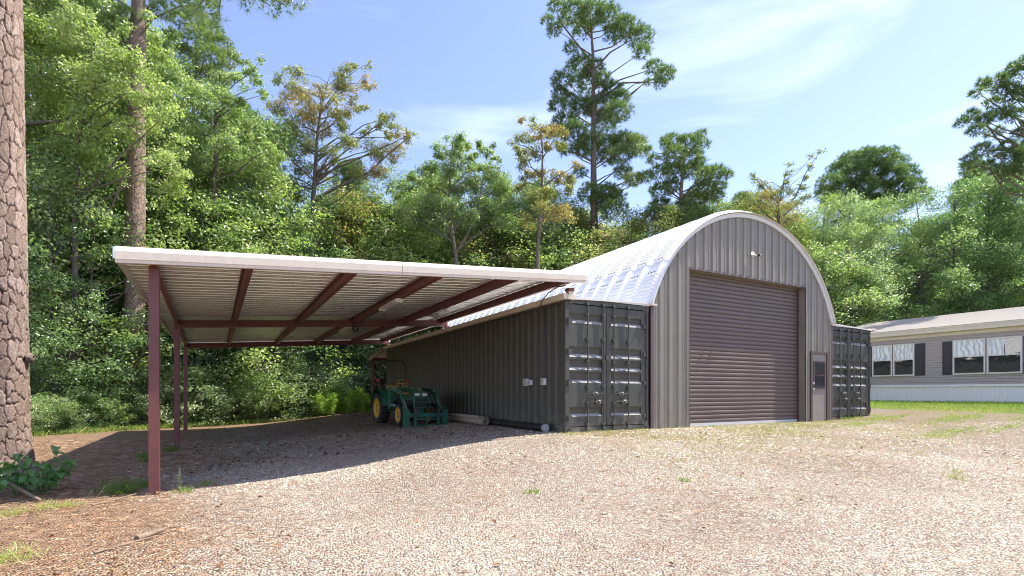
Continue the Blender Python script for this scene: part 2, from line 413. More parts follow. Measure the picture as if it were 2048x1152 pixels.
c2['label'] = 'dark grey-green shipping container between the brown entry door and the mobile home'

# ------------------------------------------------------------------ arched metal building
AX, AZ, AR = 6.25, 1.74, 4.0
bd = thing('arched_building', 'arched metal building with silver ribbed roof and brown roll-up door', 'building')
def archz(x, r=AR-.06): return AZ+math.sqrt(max(r*r-(x-AX)**2, 0))
FX0, FX1, DX0, DX1, DZ = 2.52, 9.98, 3.79, 8.66, 4.0
EX0, EX1, EZ = 8.90, 9.80, 2.12
xs = []; x = FX0
while x < FX1:
    xs += [(x, 0), (x+.11, 0), (x+.135, -.011), (x+.165, -.011), (x+.19, 0), (x+.235, 0), (x+.255, -.032), (x+.29, -.032)]; x += .31
pts = [(a, h) for a, h in xs if a < FX1]+[(FX1, 0)]
def hh(a): return float(np.interp(a, [p[0] for p in pts], [p[1] for p in pts]))
cuts = sorted(set([p[0] for p in pts]+[DX0, DX1, EX0, EX1]))
wb = MB(); FY = .012
for a, e in zip(cuts[:-1], cuts[1:]):
    mid = (a+e)/2
    zb = DZ if DX0 < mid < DX1 else (EZ if EX0 < mid < EX1 else -.04)
    wb.add([(a, FY+hh(a), zb), (e, FY+hh(e), zb), (e, FY+hh(e), archz(e)), (a, FY+hh(a), archz(a))], [(0, 1, 2, 3)])
wb.build('gable_wall', M['taupe'], bd)
# end trim: silver band bent round the arch
NS = 72; a0 = math.acos(3.78/AR)
tb = MB(); rings = []
for i in range(NS+1):
    t = a0+(pi-2*a0)*i/NS; c_, s_ = cos(t), sin(t)
    rings.append([(AX+r*c_, y, AZ+r*s_) for r, y in ((AR-.085, -.035), (AR+.015, -.06), (AR+.03, .22), (AR-.085, .01))])
vs = [p for r_ in rings for p in r_]
tb.add(vs, [(i*4+j, i*4+j+1, i*4+j+5, i*4+j+4) for i in range(NS) for j in (0, 1)], 0)
tb.add(vs, [(i*4+3, i*4+0, i*4+4, i*4+7) for i in range(NS)], 0)
tb.build('arch_trim', M['silver_trim'], bd)
for sx_ in (FX0-.04, FX1-.05): MB().box((sx_-.03, -.09, 2.965), (sx_+.13, .02, 3.01)).build('trim_foot', M['cream'], bd)
# roof panels: trapezoid ribs bent over the arch, crimped crests, lapped joints
pitch = .6
def roof_mesh():
    NA = 300; ang = np.linspace(a0-.02, pi-a0+.02, NA)
    yv = [0, .115, .165, .475, .525, .60]
    crest = [0, 0, 1, 1, 0, 0]
    V = np.zeros((NA, 6, 3)); spl = R(36); lap = .36/AR
    for i, t in enumerate(ang):
        s_ = min(t, pi-t)
        step = .022 if s_ > spl else 0.0
        crimp = 0 if (spl-lap < s_ <= spl) else .006*sin(i*2*pi/3.0)
        for j in range(6):
            r = AR+.02+(step if crest[j] else step*.5)+(.078+crimp if crest[j] else crimp*.15)
            V[i, j] = (r*cos(t), yv[j], r*sin(t))
    idx = np.arange(NA*6).reshape(NA, 6)
    F = np.stack([idx[:-1, :-1], idx[1:, :-1], idx[1:, 1:], idx[:-1, 1:]], -1).reshape(-1, 4)
    b = MB(); b.add(V.reshape(-1, 3).tolist(), F.tolist(), 0)
    for sg in (1, -1):
        for dt, yy in ((.01, .20), (.01, .32), (.01, .44), (-lap-.005, .22), (-lap-.005, .32), (-lap-.005, .42)):
            t = spl+dt; t = t if sg > 0 else pi-t
            r = AR+.118; p = Vector((r*cos(t), yy, r*sin(t)))
            b.box((p.x-.011, p.y-.011, p.z-.011), (p.x+.011, p.y+.011, p.z+.011), 1)
    return b.mesh('roof_panel', [M['silver'], M['darksteel']])
rm = roof_mesh()
for k in range(25): link('roof_panel', rm, bd, (AX, -.02+k*pitch-.1, AZ))
eb = MB()
for i in range(24):
    a, e = FX0+(FX1-FX0)*i/24, FX0+(FX1-FX0)*(i+1)/24
    eb.add([(a, 14.6, -.05), (e, 14.6, -.05), (e, 14.6, archz(e)), (a, 14.6, archz(a))], [(3, 2, 1, 0)])
eb.build('rear_wall', M['taupe'], bd)
# roll-up door
rd = MB(); CYD = .25
rd.box((DX0, FY+.006, -.04), (DX0-.0+.004, CYD+.06, DZ)); rd.box((DX1-.004, FY+.006, -.04), (DX1, CYD+.06, DZ)); rd.box((DX0+.004, FY+.006, DZ-.004), (DX1-.004, CYD+.06, DZ))
rd.build('door_reveal', M['taupe'], bd)
rdoor = MB().box((DX0+.01, CYD-.03, .0), (DX1-.01, CYD+.02, .075)).build('roll_up_door', M['silver_trim'], bd)
sl = MB(); P = .113
pr = [(0, .002), (.008, -.014), (.018, -.021), (.055, -.026), (.086, -.022), (.098, -.004), (.104, .004), (P, .004)]
sl.sheet(pr, lambda p: (DX0+.02, CYD+p[1], p[0]), lambda p: (DX1-.02, CYD+p[1], p[0]))
slm = sl.mesh('slat', M['rollup'])
for k in range(35): link('slat', slm, rdoor, (0, 0, .077+k*P))
for a in (DX0+.006, DX1-.05): MB().box((a, CYD-.06, -.02), (a+.044, CYD-.035, DZ-.006)).build('door_guide', M['trim'], bd)
tr = MB()
for a in (DX0-.055, DX1): tr.box((a, FY-.03, -.03), (a+.055, FY+.01, DZ+.0))
tr.box((DX0-.055, FY-.031, DZ), (DX1+.055, FY+.01, DZ+.055))
tr.build('door_trim', M['trim'], bd)
for a, e in ((FX0-.055, FX0+.035), (FX1-.03, FX1+.05)): MB().box((a, FY-.036, -.02), (e, FY+.0, 2.97)).build('corner_trim', M['trim'], bd)
MB().box((DX0-.1, -.10, -.09), (DX1+.05, CYD+.05, -.005)).build('sill', M['concrete'], bd)
# entry door
ed = MB().box((EX0+.075, FY-.02, .0), (EX1-.085, FY+.025, EZ-.075)).build('entry_door', M['leaf_door'], bd)
ef = MB()
ef.box((EX0, FY-.05, -.03), (EX0+.07, FY+.03, EZ)); ef.box((EX1-.08, FY-.05, -.03), (EX1, FY+.03, EZ)); ef.box((EX0+.07, FY-.05, EZ-.07), (EX1-.08, FY+.03, EZ))
ef.build('frame', M['trim'], ed)
wx0, wx1, wz0, wz1 = EX0+.19, EX1-.20, 1.02, 1.80
wf = MB()
for a in ((wx0-.035, wz0-.035, wx0, wz1+.035), (wx1, wz0-.035, wx1+.035, wz1+.035), (wx0, wz0-.035, wx1, wz0), (wx0, wz1, wx1, wz1+.035), (wx0, (wz0+wz1)/2-.012, wx1, (wz0+wz1)/2+.012)):
    wf.box((a[0], FY-.042, a[1]), (a[2], FY-.018, a[3]))
wf.build('window_frame', M['trim'], ed)
MB().box((wx0, FY-.03, wz0), (wx1, FY-.021, wz1)).build('window_pane', M['glass'], ed)
kb = MB()
for zz in (1.15, .98):
    kb.lathe([(0, -.05), (.03, -.048), (.034, -.03), (.018, -.018), (.03, 0)], 12, Matrix.Translation((EX0+.12, FY-.02, zz)) @ Matrix.Rotation(pi/2, 4, 'Z'))
kb.build('door_knob', M['steel'], ed)
MB().box((EX0+.07, FY-.06, -.05), (EX1-.08, FY+.03, .0)).build('threshold', M['steel'], ed)
# side eaves over the containers: sloping flashing with a pale edge, and the long gutter
def eave(sg):
    f = (lambda u: 2.44-u) if sg > 0 else (lambda u: 10.04+u)
    q = MB()
    ux, uz = 2.42, .085
    for y0_, y1_, zt, zb in ((-.07, .0, .0, .075), ):
        P4 = []
        for u, dz in ((0, 0), (ux, -uz)):
            for yy, zz in ((-.028, 3.035), (.0, 3.035), (.0, 2.952+.0), (-.014, 2.952), (-.014, 3.0), (-.028, 3.0)):
                z2 = zz+dz*(1 if zz > 2.96 else .0)
                P4.append((f(u), yy, z2))
        n_ = 6
        q.add(P4, [(i, (i+1) % n_, n_+(i+1) % n_, n_+i) for i in range(n_)]+[tuple(range(n_)), tuple(range(2*n_-1, n_-1, -1))])
    q.build('eave_trim', M['white_trim'], bd)
    MB().add([(f(0), 0, 3.03), (f(ux), 0, 3.03-uz), (f(ux), 14.6, 3.03-uz), (f(0), 14.6, 3.03)], [(0, 1, 2, 3)]).build('eave_sheet', M['silver'], bd)
eave(1); eave(-1)
gt = MB()
prg = [(-.10, 3.02), (-.125, 3.015), (-.125, 2.96), (-.10, 2.90), (-.005, 2.90), (-.005, 3.0)]
gt.sheet(prg, lambda p: (p[0], -.11, p[1]), lambda p: (p[0], 14.62, p[1]))
gt.add([(p[0], -.11, p[1]) for p in prg], [tuple(range(6))])
gt.box((-.02, -.125, 2.895), (.17, -.048, 2.99))
gt.build('gutter', M['cream'], bd)
g2 = MB(); g2.box((12.30, -.10, 2.90), (12.42, 14.6, 3.0)); g2.build('gutter', M['cream'], bd)
# flood light: two lamp heads on a round base under the gable peak
fl = thing('flood_light', 'small twin flood light with one lit bulb above the roll-up door', 'flood light', (6.22, FY-.03, 4.66))
q = MB(); q.lathe([(0, -.03), (.045, -.028), (.05, 0)], 14, Matrix.Rotation(pi/2, 4, 'Z')); q.bar((-.12, -.05, .0), (.14, -.05, .0), .03, .03)
q.build('bracket', M['white'], fl)
for sg in (-1, 1):
    Mx = Matrix.Translation((sg*.13, -.06, 0)) @ Matrix.Rotation(R(-90+sg*28), 4, 'Z')
    q = MB(); q.lathe([(.015, -.02), (.022, .0), (.036, .05), (.040, .08)], 14, Mx); hd = q.build('lamp_head', M['darksteel'], fl)
    em = mat('lit_lens' if sg < 0 else 'unlit_lens', (.9, .8, .6), .3)
    if sg < 0:
        bsd = em.node_tree.nodes['Principled BSDF']; bsd.inputs['Emission Color'].default_value = (1, .78, .45, 1); bsd.inputs['Emission Strength'].default_value = 9
    q = MB(); q.lathe([(0, .092), (.02, .09), (.036, .075)], 14, Mx); q.build('bulb', em, hd)
# rear lean-to
lt = thing('lean_to', 'rear lean-to with brown fascia and rusty red post behind the tractor', 'lean-to', (0, 14.6, 0))
q = MB(); q.add([(-.12, 0, 2.93), (12.4, 0, 2.93), (12.4, 2.7, 2.66), (-.12, 2.7, 2.66), (-.12, 0, 2.96), (12.4, 0, 2.96), (12.4, 2.7, 2.69), (-.12, 2.7, 2.69)], [(3, 2, 1, 0), (4, 5, 6, 7), (0, 1, 5, 4), (1, 2, 6, 5), (2, 3, 7, 6), (3, 0, 4, 7)]); q.build('roof_sheet', M['silver'], lt)
q = MB(); q.bar((-.13, .03, 2.86), (-.13, 2.72, 2.59), .03, .2); q.bar((-.12, 2.72, 2.60), (12.4, 2.72, 2.60), .04, .18); q.build('fascia', mat('brown_fascia', (.20, .115, .08), .6, noise=.2), lt)
for px_ in (.02, 4, 8, 12.2):
    MB().box((px_-.06, 2.52, gzf(px_, 17.2)-.05), (px_+.06, 2.64, 2.62)).build('post', M['maroon'], lt)
pb = tag(MB().box((-.13, -.02, 0), (.13, .02, 1.75), M=Matrix.Rotation(R(-8), 4, 'X')).build('board', M['pale_board'], None, (.62, 16.3, gzf(.6, 16.5)-.03), (0, 0, R(-25))), 'pale upright board standing under the rear lean-to behind the tractor', 'board')

# ------------------------------------------------------------------ carport
cp = thing('carport', 'lean-to carport with maroon steel frame and ribbed metal roof', 'carport')
RX0, RX1, RY0, RY1 = -7.80, .30, -.33, 15.0
SL = .0675
def rz(x): return 2.90+(x-RX0)*SL            # roof sheet height
def lx(y): return RX0-.022*(y-RY0)           # the outer eave splays a little towards the rear
pr = []; y = RY0+.04
while y < RY1-.3:
    pr += [(y, 0), (y+.02, .042), (y+.075, .042), (y+.095, 0), (y+.185, 0), (y+.192, .008), (y+.207, .008), (y+.214, 0)]; y += .305
pr += [(RY1, 0)]
# seven sheets laid side by side
per = 8*3; ks = list(range(0, len(pr)-1, per))
for i in ks:
    seg = pr[i:i+per+1]
    if len(seg) < 2: continue
    MB().sheet(seg, lambda p: (lx(p[0]), p[0], rz(lx(p[0]))-.03+p[1]), lambda p: (RX1, p[0], rz(RX1)-.03+p[1])).build('roof_sheet', M['under'], cp)
def fascia(xa, xb):
    P2 = []
    for x in (xa, xb):
        z = rz(x)
        for dy, dz in ((.05, .025), (.0, .018), (-.03, -.055), (-.03, -.165), (-.018, -.175), (-.018, -.215), (.03, -.215), (.03, -.20), (-.01, -.20)):
            P2.append((x, RY0+dy, z+dz))
    n_ = 9; b = MB(); b.add(P2, [(i, i+1, n_+i+1, n_+i) for i in range(n_-1)])
    b.add(P2[:n_], [tuple(range(n_))]); b.add(P2[n_:], [tuple(range(n_-1, -1, -1))]); return b
fm = M['cream']
fascia(RX0, -3.732).build('fascia', fm, cp); fascia(-3.724, RX1).build('fascia', fm, cp)
b = MB(); b.bar((lx(RY0)-.012, RY0-.02, rz(RX0)-.075), (lx(RY1)-.012, RY1, rz(lx(RY1))-.075), .025, .16); b.build('eave_trim', M['under'], cp)
b = MB(); b.bar((RX0, RY1+.02, rz(RX0)-.07), (RX1, RY1+.02, rz(RX1)-.07), .03, .2); b.build('rear_trim', M['under'], cp)
mm = M['maroon']
def postx(y): return -7.38-.036*y
CB = [(-.05, .0), (7.15, 0), (14.45, 0)]
for (y, _) in CB:
    xp = postx(y); zt = rz(xp)-.20
    b = MB(); b.box((xp-.065, y-.065, gzf(xp, y)-.08), (xp+.065, y+.065, zt)); b.build('post', mm, cp)
    b = MB(); q = .02 if y < 1 else 0
    hb, ob = (.06, .072) if y < 1 else (.20, .20); b.bar((xp-.05, y, rz(xp)-ob), (.09, y, rz(.09)-ob), .06, hb, up=(0, 0, 1)); b.build('cross_beam', mm, cp)
    b = MB(); b.box((.02, y-.06, 2.95), (.14, y+.06, rz(.08)-.30)); b.build('stub_post', M['cream'], cp)
    b = MB(); b.box((.005, y-.075, rz(.08)-.36), (.155, y+.075, rz(.08)-.29)); b.build('post_cap', mm, cp)
for i, xa in enumerate((-7.40, -6.15, -4.56, -3.0, -1.41, -.12)):
    xb = xa-.036*14.5 if i == 0 else (xa-.30 if i == 1 else xa-.12)
    b = MB(); za, zb_ = rz(xa)-.13, rz(xb)-.13
    ya, yb = RY0+.05, 14.75
    for (ax, az, bx, bz, w, h) in ((xa, za, xb, zb_, .022, .17), (xa-.03, za+.075, xb-.03, zb_+.075, .06, .014), (xa+.035, za-.08, xb+.035, zb_-.08, .07, .014)):
        b.bar((ax, ya, az), (bx, yb, bz), w, h)
    b.build('purlin', mm, cp)
# strip lights hanging under one purlin
for i, (ya, yb) in enumerate(((2.05, 3.5), (7.35, 8.8))):
    t = thing('strip_light', ('white strip light hung under carport purlin near the front beam', 'white strip light under carport purlin just behind the middle beam')[i], 'strip light', (-3.08, ya, rz(-3.08)-.30), 0, 'strip lights under the carport')
    L = yb-ya
    q = MB(); q.box((-.06, 0, .02), (.06, L, .07)); q.build('housing', M['white'], t)
    q = MB(); q.box((-.085, -.01, -.02), (.085, .05, .045)); q.box((-.085, L-.05, -.02), (.085, L+.01, .045)); q.build('end_cap', M['white'], t)
    for s_ in (-.03, .03):
        q = MB(); q.tube([(s_, .05, .0), (s_, L-.05, .0)], .016, 8); q.build('tube_lamp', M['white'], t)
# cable loops on the middle beam, conduit and boxes on the container side
q = MB()
for k in range(4):
    a = [(-3.0+.07*cos(t*pi/6)+k*.012, 7.10-.02*k, rz(-3)-.27-.10+.10*sin(t*pi/6)) for t in range(13)]; q.tube(a, .008, 5, cap=False)
q.tube([(-3.0, 7.1, rz(-3)-.2), (-3.05, 7.2, rz(-3)-.24), (-3.06, 7.36, rz(-3)-.25)], .008, 5)
tag(q.build('cable', M['black']), 'coiled black cable hanging on the middle carport beam', 'cable')
q = MB(); pp = [(-.02, -.02, 3.20), (-.10, .15, 3.19), (-.14, .45, 3.12), (-.145, .72, 2.98), (-.14, .80, 2.86), (-.06, .82, 2.78), (-.02, .825, 2.5), (-.02, .825, 1.2)]
q.tube(pp, .013, 6); tag(q.build('conduit', M['darksteel']), 'dark cable running from carport roof down the container side', 'conduit')
def ebox(y, z, w, h, lab):
    t = thing('outlet_box', lab, 'outlet box', (-.005, y, z), 0, 'electrical boxes on the container side')
    q = MB(); q.box((-.075, -w/2, -h/2), (.0, w/2, h/2)); q.build('housing', M['white'], t)
    q = MB(); q.box((-.088, -w/2+.012, -h/2+.012), (-.074, w/2-.012, h/2-.012)); q.build('cover', M['pipe_end'], t)
ebox(.825, 1.13, .13, .15, 'grey outlet box at the lower end of the dark cable')
ebox(1.62, 1.13, .17, .17, 'larger grey outlet box of the side-by-side pair on container side')
ebox(1.42, 1.12, .09, .12, 'smaller switch box of the side-by-side pair on container side')

# ------------------------------------------------------------------ tractor (local: +x forward)
ty, tx = 7.05, -1.70
tr_ = thing('tractor', 'green compact tractor with yellow wheels and front loader under carport', 'tractor', (tx, ty, gzf(tx, ty)-.005), R(-90+4))
G, TL, BK = M['green'], M['teal'], M['black']
def wheel(x, y, rad, wid, rimr, nm, lugs):
    root = MB(); side = 1 if y > 0 else -1
    Mx = Matrix.Translation((x, y, rad)) @ Matrix.Rotation(pi/2, 4, 'Z')
    root.lathe([(rimr, -wid/2), (rad*.86, -wid/2-.012), (rad*.955, -wid*.42), (rad*.965, 0), (rad*.955, wid*.42), (rad*.86, wid/2+.012), (rimr, wid/2)], 40, Mx)
    for k in range(lugs):
        for sg in (-1, 1):
            t = 2*pi*(k+(0 if sg > 0 else .5))/lugs
            for a_, b_ in (((0.0, 0), (.45, .13)),):
                p = []
                for u, da in ((.02, 0), (.5, .20)):
                    for rr in (.95, 1.0):
                        for w_ in (-.05, .05):
                            tt = t+da+w_; p.append(Mx @ Vector((sg*u*wid, rad*rr*cos(tt), rad*rr*sin(tt))))
                root.add(p, [(0, 1, 3, 2), (4, 6, 7, 5), (0, 4, 5, 1), (2, 3, 7, 6), (0, 2, 6, 4), (1, 5, 7, 3)])
    w_ = root.build('wheel', M['rubber'], tr_)
    r = MB(); o = side*1
    prof = [(rimr*1.02, wid*.47), (rimr*.96, wid*.50), (rimr*.90, wid*.36), (rimr*.62, wid*.30), (rimr*.35, wid*.36), (rimr*.16, wid*.40), (0.0, wid*.41)]
    Mr = Mx if side > 0 else Matrix.Translation((x, y, rad)) @ Matrix.Rotation(-pi/2, 4, 'Z')
    r.lathe(prof, 32, Mr); r.lathe([(rimr*1.02, -wid*.47), (rimr*.9, -wid*.2), (0, -wid*.15)], 32, Mr)
    rim = r.build('rim', M['yellow'], w_)
    q = MB()
    for k in range(6):
        t = 2*pi*k/6; p = Vector((wid*.36, rimr*.3*cos(t), rimr*.3*sin(t)))
        q.lathe([(.014, 0), (.014, .03), (0, .03)], 6, Mr @ Matrix.Translation(p))
    q.build('bolt', M['darksteel'], w_)
for s_ in (1, -1):
    wheel(0, s_*.50, .485, .30, .315, 'rear', 18); wheel(1.68, s_*.47, .335, .21, .225, 'front', 16)
# chassis
q = MB(); q.box((-.25, -.17, .38), (.75, .17, .72)); q.box((.7, -.13, .36), (1.95, .13, .58)); q.bar((-.0, -.4, .485), (0, .4, .485), .16, .16); q.bar((1.68, -.4, .335), (1.68, .4, .335), .10, .12); q.build('chassis', G, tr_)
# bonnet, rounded
def hood():
    b = MB(); secs = [(.72, .26, .80, 1.13), (.95, .265, .78, 1.16), (1.5, .25, .76, 1.13), (1.85, .235, .76, 1.07), (2.0, .22, .80, 1.0)]
    vs = []; n_ = 11
    for x, w, zb, zt in secs:
        for k in range(n_):
            t = pi*k/(n_-1); cx = cos(t); e = abs(cx)**.45*(1 if cx > 0 else -1)
            vs.append((x, w*e, zb+(zt-zb)*(sin(t)**.45)))
    b.add(vs, [(i*n_+j, i*n_+j+1, (i+1)*n_+j+1, (i+1)*n_+j) for i in range(len(secs)-1) for j in range(n_-1)], 0, True)
    b.add(vs[-n_:], [tuple(range(n_))]); b.add(vs[:n_], [tuple(range(n_-1, -1, -1))]); return b
hd = hood().build('bonnet', G, tr_)
q = MB(); q.box((.80, -.272, .93), (1.75, -.262, .975)); q.box((.80, .262, .93), (1.75, .272, .975)); q.build('stripe', M['yellow'], hd)
q = MB(); q.box((1.70, -.215, .50), (1.98, .215, .79)); q.build('front_grille', BK, tr_)
for s_ in (-.12, .12):
    q = MB(); q.box((1.985, s_-.075, .88), (2.015, s_+.075, .955)); q.build('headlight', M['lens'], tr_)
q = MB(); q.box((.85, -.24, .55), (1.7, .24, .76)); q.build('engine', BK, tr_)
# brush guard
q = MB()
for s_ in (-.24, .24): q.bar((2.10, s_, .52), (2.06, s_*.92, .93), .035, .035)
for z in (.54, .70): q.bar((2.10, -.24, z), (2.10, .24, z), .03, .035)
q.build('brush_guard', TL, tr_)
# fenders
for s_ in (1, -1):
    b = MB(); n_ = 14; vs = []
    for k in range(n_):
        t = R(8+172*k/(n_-1)); r = .56 if k < n_-3 else .58
        for yy in (.27, .66): vs.append((r*cos(t)*1.0, s_*yy, .50+r*sin(t)*1.05))
    for k in range(n_):
        vs.append((.30*cos(R(8+172*k/(n_-1))), s_*.27, .50+.1*sin(R(8+172*k/(n_-1)))))
    b.add(vs, [(2*k, 2*k+2, 2*k+3, 2*k+1) for k in range(n_-1)]+[(2*k, 2*k+2, 2*n_+k+1, 2*n_+k) for k in range(n_-1)], 0, True)
    b.add([(p[0]*.98, p[1], p[2]-.02) for p in vs], [(2*k+1, 2*k+3, 2*k+2, 2*k) for k in range(n_-1)], 0, True)
    b.bar((.50, s_*.30, .62), (.52, s_*.30, 1.0), .03, .3); b.build('fender', G, tr_)
    b = MB(); b.box((.30, s_*.30-.12, .40), (.98, s_*.30+.12, .43)); b.build('foot_plate', G, tr_)
# seat, steering wheel, dash
b = MB(); b.box((-.12, -.23, .82), (.34, .23, .93)); b.box((-.20, -.22, .90), (-.10, .22, 1.24), M=Matrix.Translation((0, 0, 0)) @ Matrix.Rotation(R(-6), 4, 'Y')); b.build('seat', M['seat'], tr_)
b = MB(); b.box((.60, -.20, .70), (.74, .20, 1.16)); b.build('dashboard', G, tr_)
b = MB(); a = [Vector((.55+.055*sin(t*pi/10), .17*cos(t*pi/10), 1.26+.17*sin(t*pi/10)*.75)) for t in range(21)]; b.tube(a, .014, 6, cap=False)
b.tube([(.68, 0, 1.10), (.55, 0, 1.26)], .02, 6); b.bar((.55, -.16, 1.26), (.55, .16, 1.26), .015, .03); b.build('steering_wheel', M['seat'], tr_)
# roll bar with lamps
b = MB(); w = .43
b.tube([(-.30, -w, .62), (-.32, -w, 1.85), (-.32, -w+.06, 1.97), (-.32, -w+.16, 2.02), (-.32, w-.16, 2.02), (-.32, w-.06, 1.97), (-.32, w, 1.85), (-.30, w, .62)], .032, 8); rb = b.build('roll_bar', BK, tr_)
for s_ in (1, -1):
    b = MB(); b.lathe([(0, .03), (.055, .025), (.06, -.02), (0, -.03)], 14, Matrix.Translation((-.30, s_*(w+.06), 1.36))); b.build('tail_lamp', M['red'], rb)
# loader: mast, arms, crossbar, skid carriage
for s_ in (1, -1):
    y = s_*.52
    b = MB(); b.bar((.86, y, .48), (.84, y, 1.14), .06, .16, up=(1, 0, 0)); b.bar((.86, y*.5, .52), (.86, y, .52), .1, .1); b.bar((.9, y, .62), (1.55, y*.55, .52), .05, .08); b.build('loader_mast', TL, tr_)
    b = MB(); b.bar((.80, y, 1.10), (1.62, y, 1.03), .055, .10); b.bar((1.58, y, 1.06), (1.84, y, .90), .055, .10); b.bar((1.80, y, .94), (2.34, y, .30), .055, .11); b.build('loader_arm', TL, tr_)
    b = MB(); b.tube([(.90, y*.93, .66), (1.5, y*.93, .92)], .03, 8); b.tube([(1.2, y*.93, .79), (1.7, y*.93, .98)], .017, 8, 0); b.build('lift_cylinder', M['darksteel'], tr_)
    b = MB(); b.tube([(1.72, y, 1.02), (2.08, y, .68)], .028, 8); b.tube([(1.9, y, .86), (2.38, y, .42)], .015, 8); b.build('tilt_cylinder', M['steel'], tr_)
    b = MB()
    for k in range(3): b.tube([(1.55, y*.86, .98-.02*k), (1.75, y*.8, .80), (1.95+.03*k, y*.84, .60), (2.2, y*.9, .42)], .010, 5)
    b.build('hose', BK, tr_)
    # carriage side plate
    b = MB(); y2 = s_*.585
    b.box((2.34, y2-.085, .02), (2.42, y2+.085, .50)); b.box((2.24, y2-.02, .05), (2.36, y2+.02, .46)); b.bar((2.38, y2-.06, .5), (2.32, y2-.06, .58), .05, .09); b.build('skid_plate', TL, tr_)
b = MB(); b.box((2.36, -.50, .29), (2.43, .50, .40)); b.build('carriage_bar', TL, tr_)
b = MB()
for z in (.05, .235): b.bar((2.43, -.36, z), (2.43, .36, z), .05, .045)
for y in (-.35, .35): b.box((2.42, y-.035, .02), (2.47, y+.035, .45))
b.bar((2.43, 0, .06), (2.43, 0, .24), .035, .04)
b.build('fork_frame', TL, tr_)
for y in (-.35, .35): MB().box((2.47, y-.04, .26), (2.49, y+.04, .52)).build('fork_hook', M['darksteel'], tr_)

# ------------------------------------------------------------------ rolls lying by the container
q = MB(); n_ = 70; pts2 = []
for k in range(n_):
    t = k/(n_-1); a = t*2*pi*3.2; r = .045+.085*t; pts2.append((r*cos(a), r*sin(a)))
L0, L1 = 3.15, 7.0
pts2 += [(.155, .03), (.20, .09), (.215, .14)]
q.sheet(pts2, lambda p: (-.40-p[0], L0, p[1]+.13), lambda p: (-.30-p[0], L1, p[1]+.13))
o = q.build('carpet_roll', M['tan'], None, (0, 0, gzf(-.38, 4)+.0)); md = o.modifiers.new('thick', 'SOLIDIFY'); md.thickness = .008
tag(o, 'long tan carpet roll with a lifted loose edge along the container', 'carpet roll')
pt = thing('pipe', 'black plastic pipe with grey end cap lying along the container', 'pipe', (-.20, .48, gzf(-.2, 1)+.085))
q = MB(); q.tube([(0, .01, 0), (.03, 2.5, 0), (.02, 4.4, 0)], .083, 20); q.build('tube', M['black'], pt)
q = MB(); q.tube([(0, -.012, 0), (0, .06, 0)], .089, 20); q.build('end_cap', M['pipe_end'], pt)

# ------------------------------------------------------------------ mobile home
HX = 21.5
mh = thing('mobile_home', 'mauve-grey mobile home with white skirting and beige roof', 'house', (HX, 0, 0))
HY0, HY1 = -15, 6.6
q = MB(); pr = []
z = 1.24
while z < 3.42: pr += [(z, -.034), (z+.10, -.002)]; z += .11
# leave window openings behind the frames as closed wall: windows sit proud of it
q.sheet(pr, lambda p: (p[1], HY0, p[0]), lambda p: (p[1], HY1, p[0]))
q.add([(0, HY1, 1.2), (8, HY1, 1.2), (8, HY1, 3.5), (4, HY1, 4.55), (0, HY1, 3.5)], [(0, 1, 2, 3, 4)]); q.add([(0, HY0, 1.2), (8, HY0, 1.2), (8, HY0, 3.5), (4, HY0, 4.55), (0, HY0, 3.5)], [(4, 3, 2, 1, 0)])
q.box((7.9, HY0, .3), (8, HY1, 3.5))
q.build('siding', M['siding'], mh)
q = MB(); pr = []; y = HY0
while y < HY1-.1: pr += [(y, 0), (y+.07, 0), (y+.078, .014), (y+.092, .014), (y+.10, 0)]; y += .10
pr = [(min(a, HY1), h) for a, h in pr]
q.sheet(pr, lambda p: (.03+p[1], p[0], .3), lambda p: (.03+p[1], p[0], 1.14)); q.box((-.03, HY0, 1.14), (.03, HY1, 1.235)); q.box((0.04, HY1-.02, .2), (8, HY1-.005, 1.2)); q.build('skirting', M['skirt'], mh)
q = MB(); q.box((-.30, HY0-.2, 3.56), (-.27, HY1+.2, 3.77)); q.box((-.27, HY0-.2, 3.545), (.02, HY1+.2, 3.565)); q.box((-.33, HY0-.2, 3.72), (-.30, HY1+.2, 3.785)); q.box((-.01, HY0, 3.40), (.01, HY1, 3.545)); q.build('fascia', M['cream'], mh)
q = MB(); pr = []; n_ = 26
for k in range(n_): pr += [(-.34+4.45*k/n_, 0), (-.34+4.45*(k+1)/n_, -.012)]
zf = lambda u: 3.80+(u+.34)*.235
q.sheet(pr, lambda p: (p[0], HY0-.25, zf(p[0])+p[1]), lambda p: (p[0], HY1+.25, zf(p[0])+p[1]))
q.add([(4.11, HY0-.25, zf(4.11)), (8.5, HY0-.25, 3.8), (8.5, HY1+.25, 3.8), (4.11, HY1+.25, zf(4.11))], [(0, 1, 2, 3)])
q.build('roof', M['shingle'], mh)
wgl = bpy.data.materials.new('window_glass'); wgl.use_nodes = True
n, l = wgl.node_tree.nodes, wgl.node_tree.links; b = n['Principled BSDF']
b.inputs['Base Color'].default_value = (.03, .035, .04, 1); b.inputs['Roughness'].default_value = .04; b.inputs['Specular IOR Level'].default_value = 1.0
b.inputs['IOR'].default_value = 1.7
tcn = n.new('ShaderNodeTexCoord'); nn = n.new('ShaderNodeTexNoise'); nn.inputs['Scale'].default_value = 3.2; nn.inputs['Detail'].default_value = 1
bb = n.new('ShaderNodeBump'); bb.inputs['Strength'].default_value = .10; bb.inputs['Distance'].default_value = .05
l.new(tcn.outputs['Object'], nn.inputs['Vector']); l.new(nn.outputs[0], bb.inputs['Height']); l.new(bb.outputs[0], b.inputs['Normal'])
refl = mat('painted_reflection', (.78, .79, .80), .25)  # white wavy bands painted to stand in for reflections on the upper panes
n, l = refl.node_tree.nodes, refl.node_tree.links
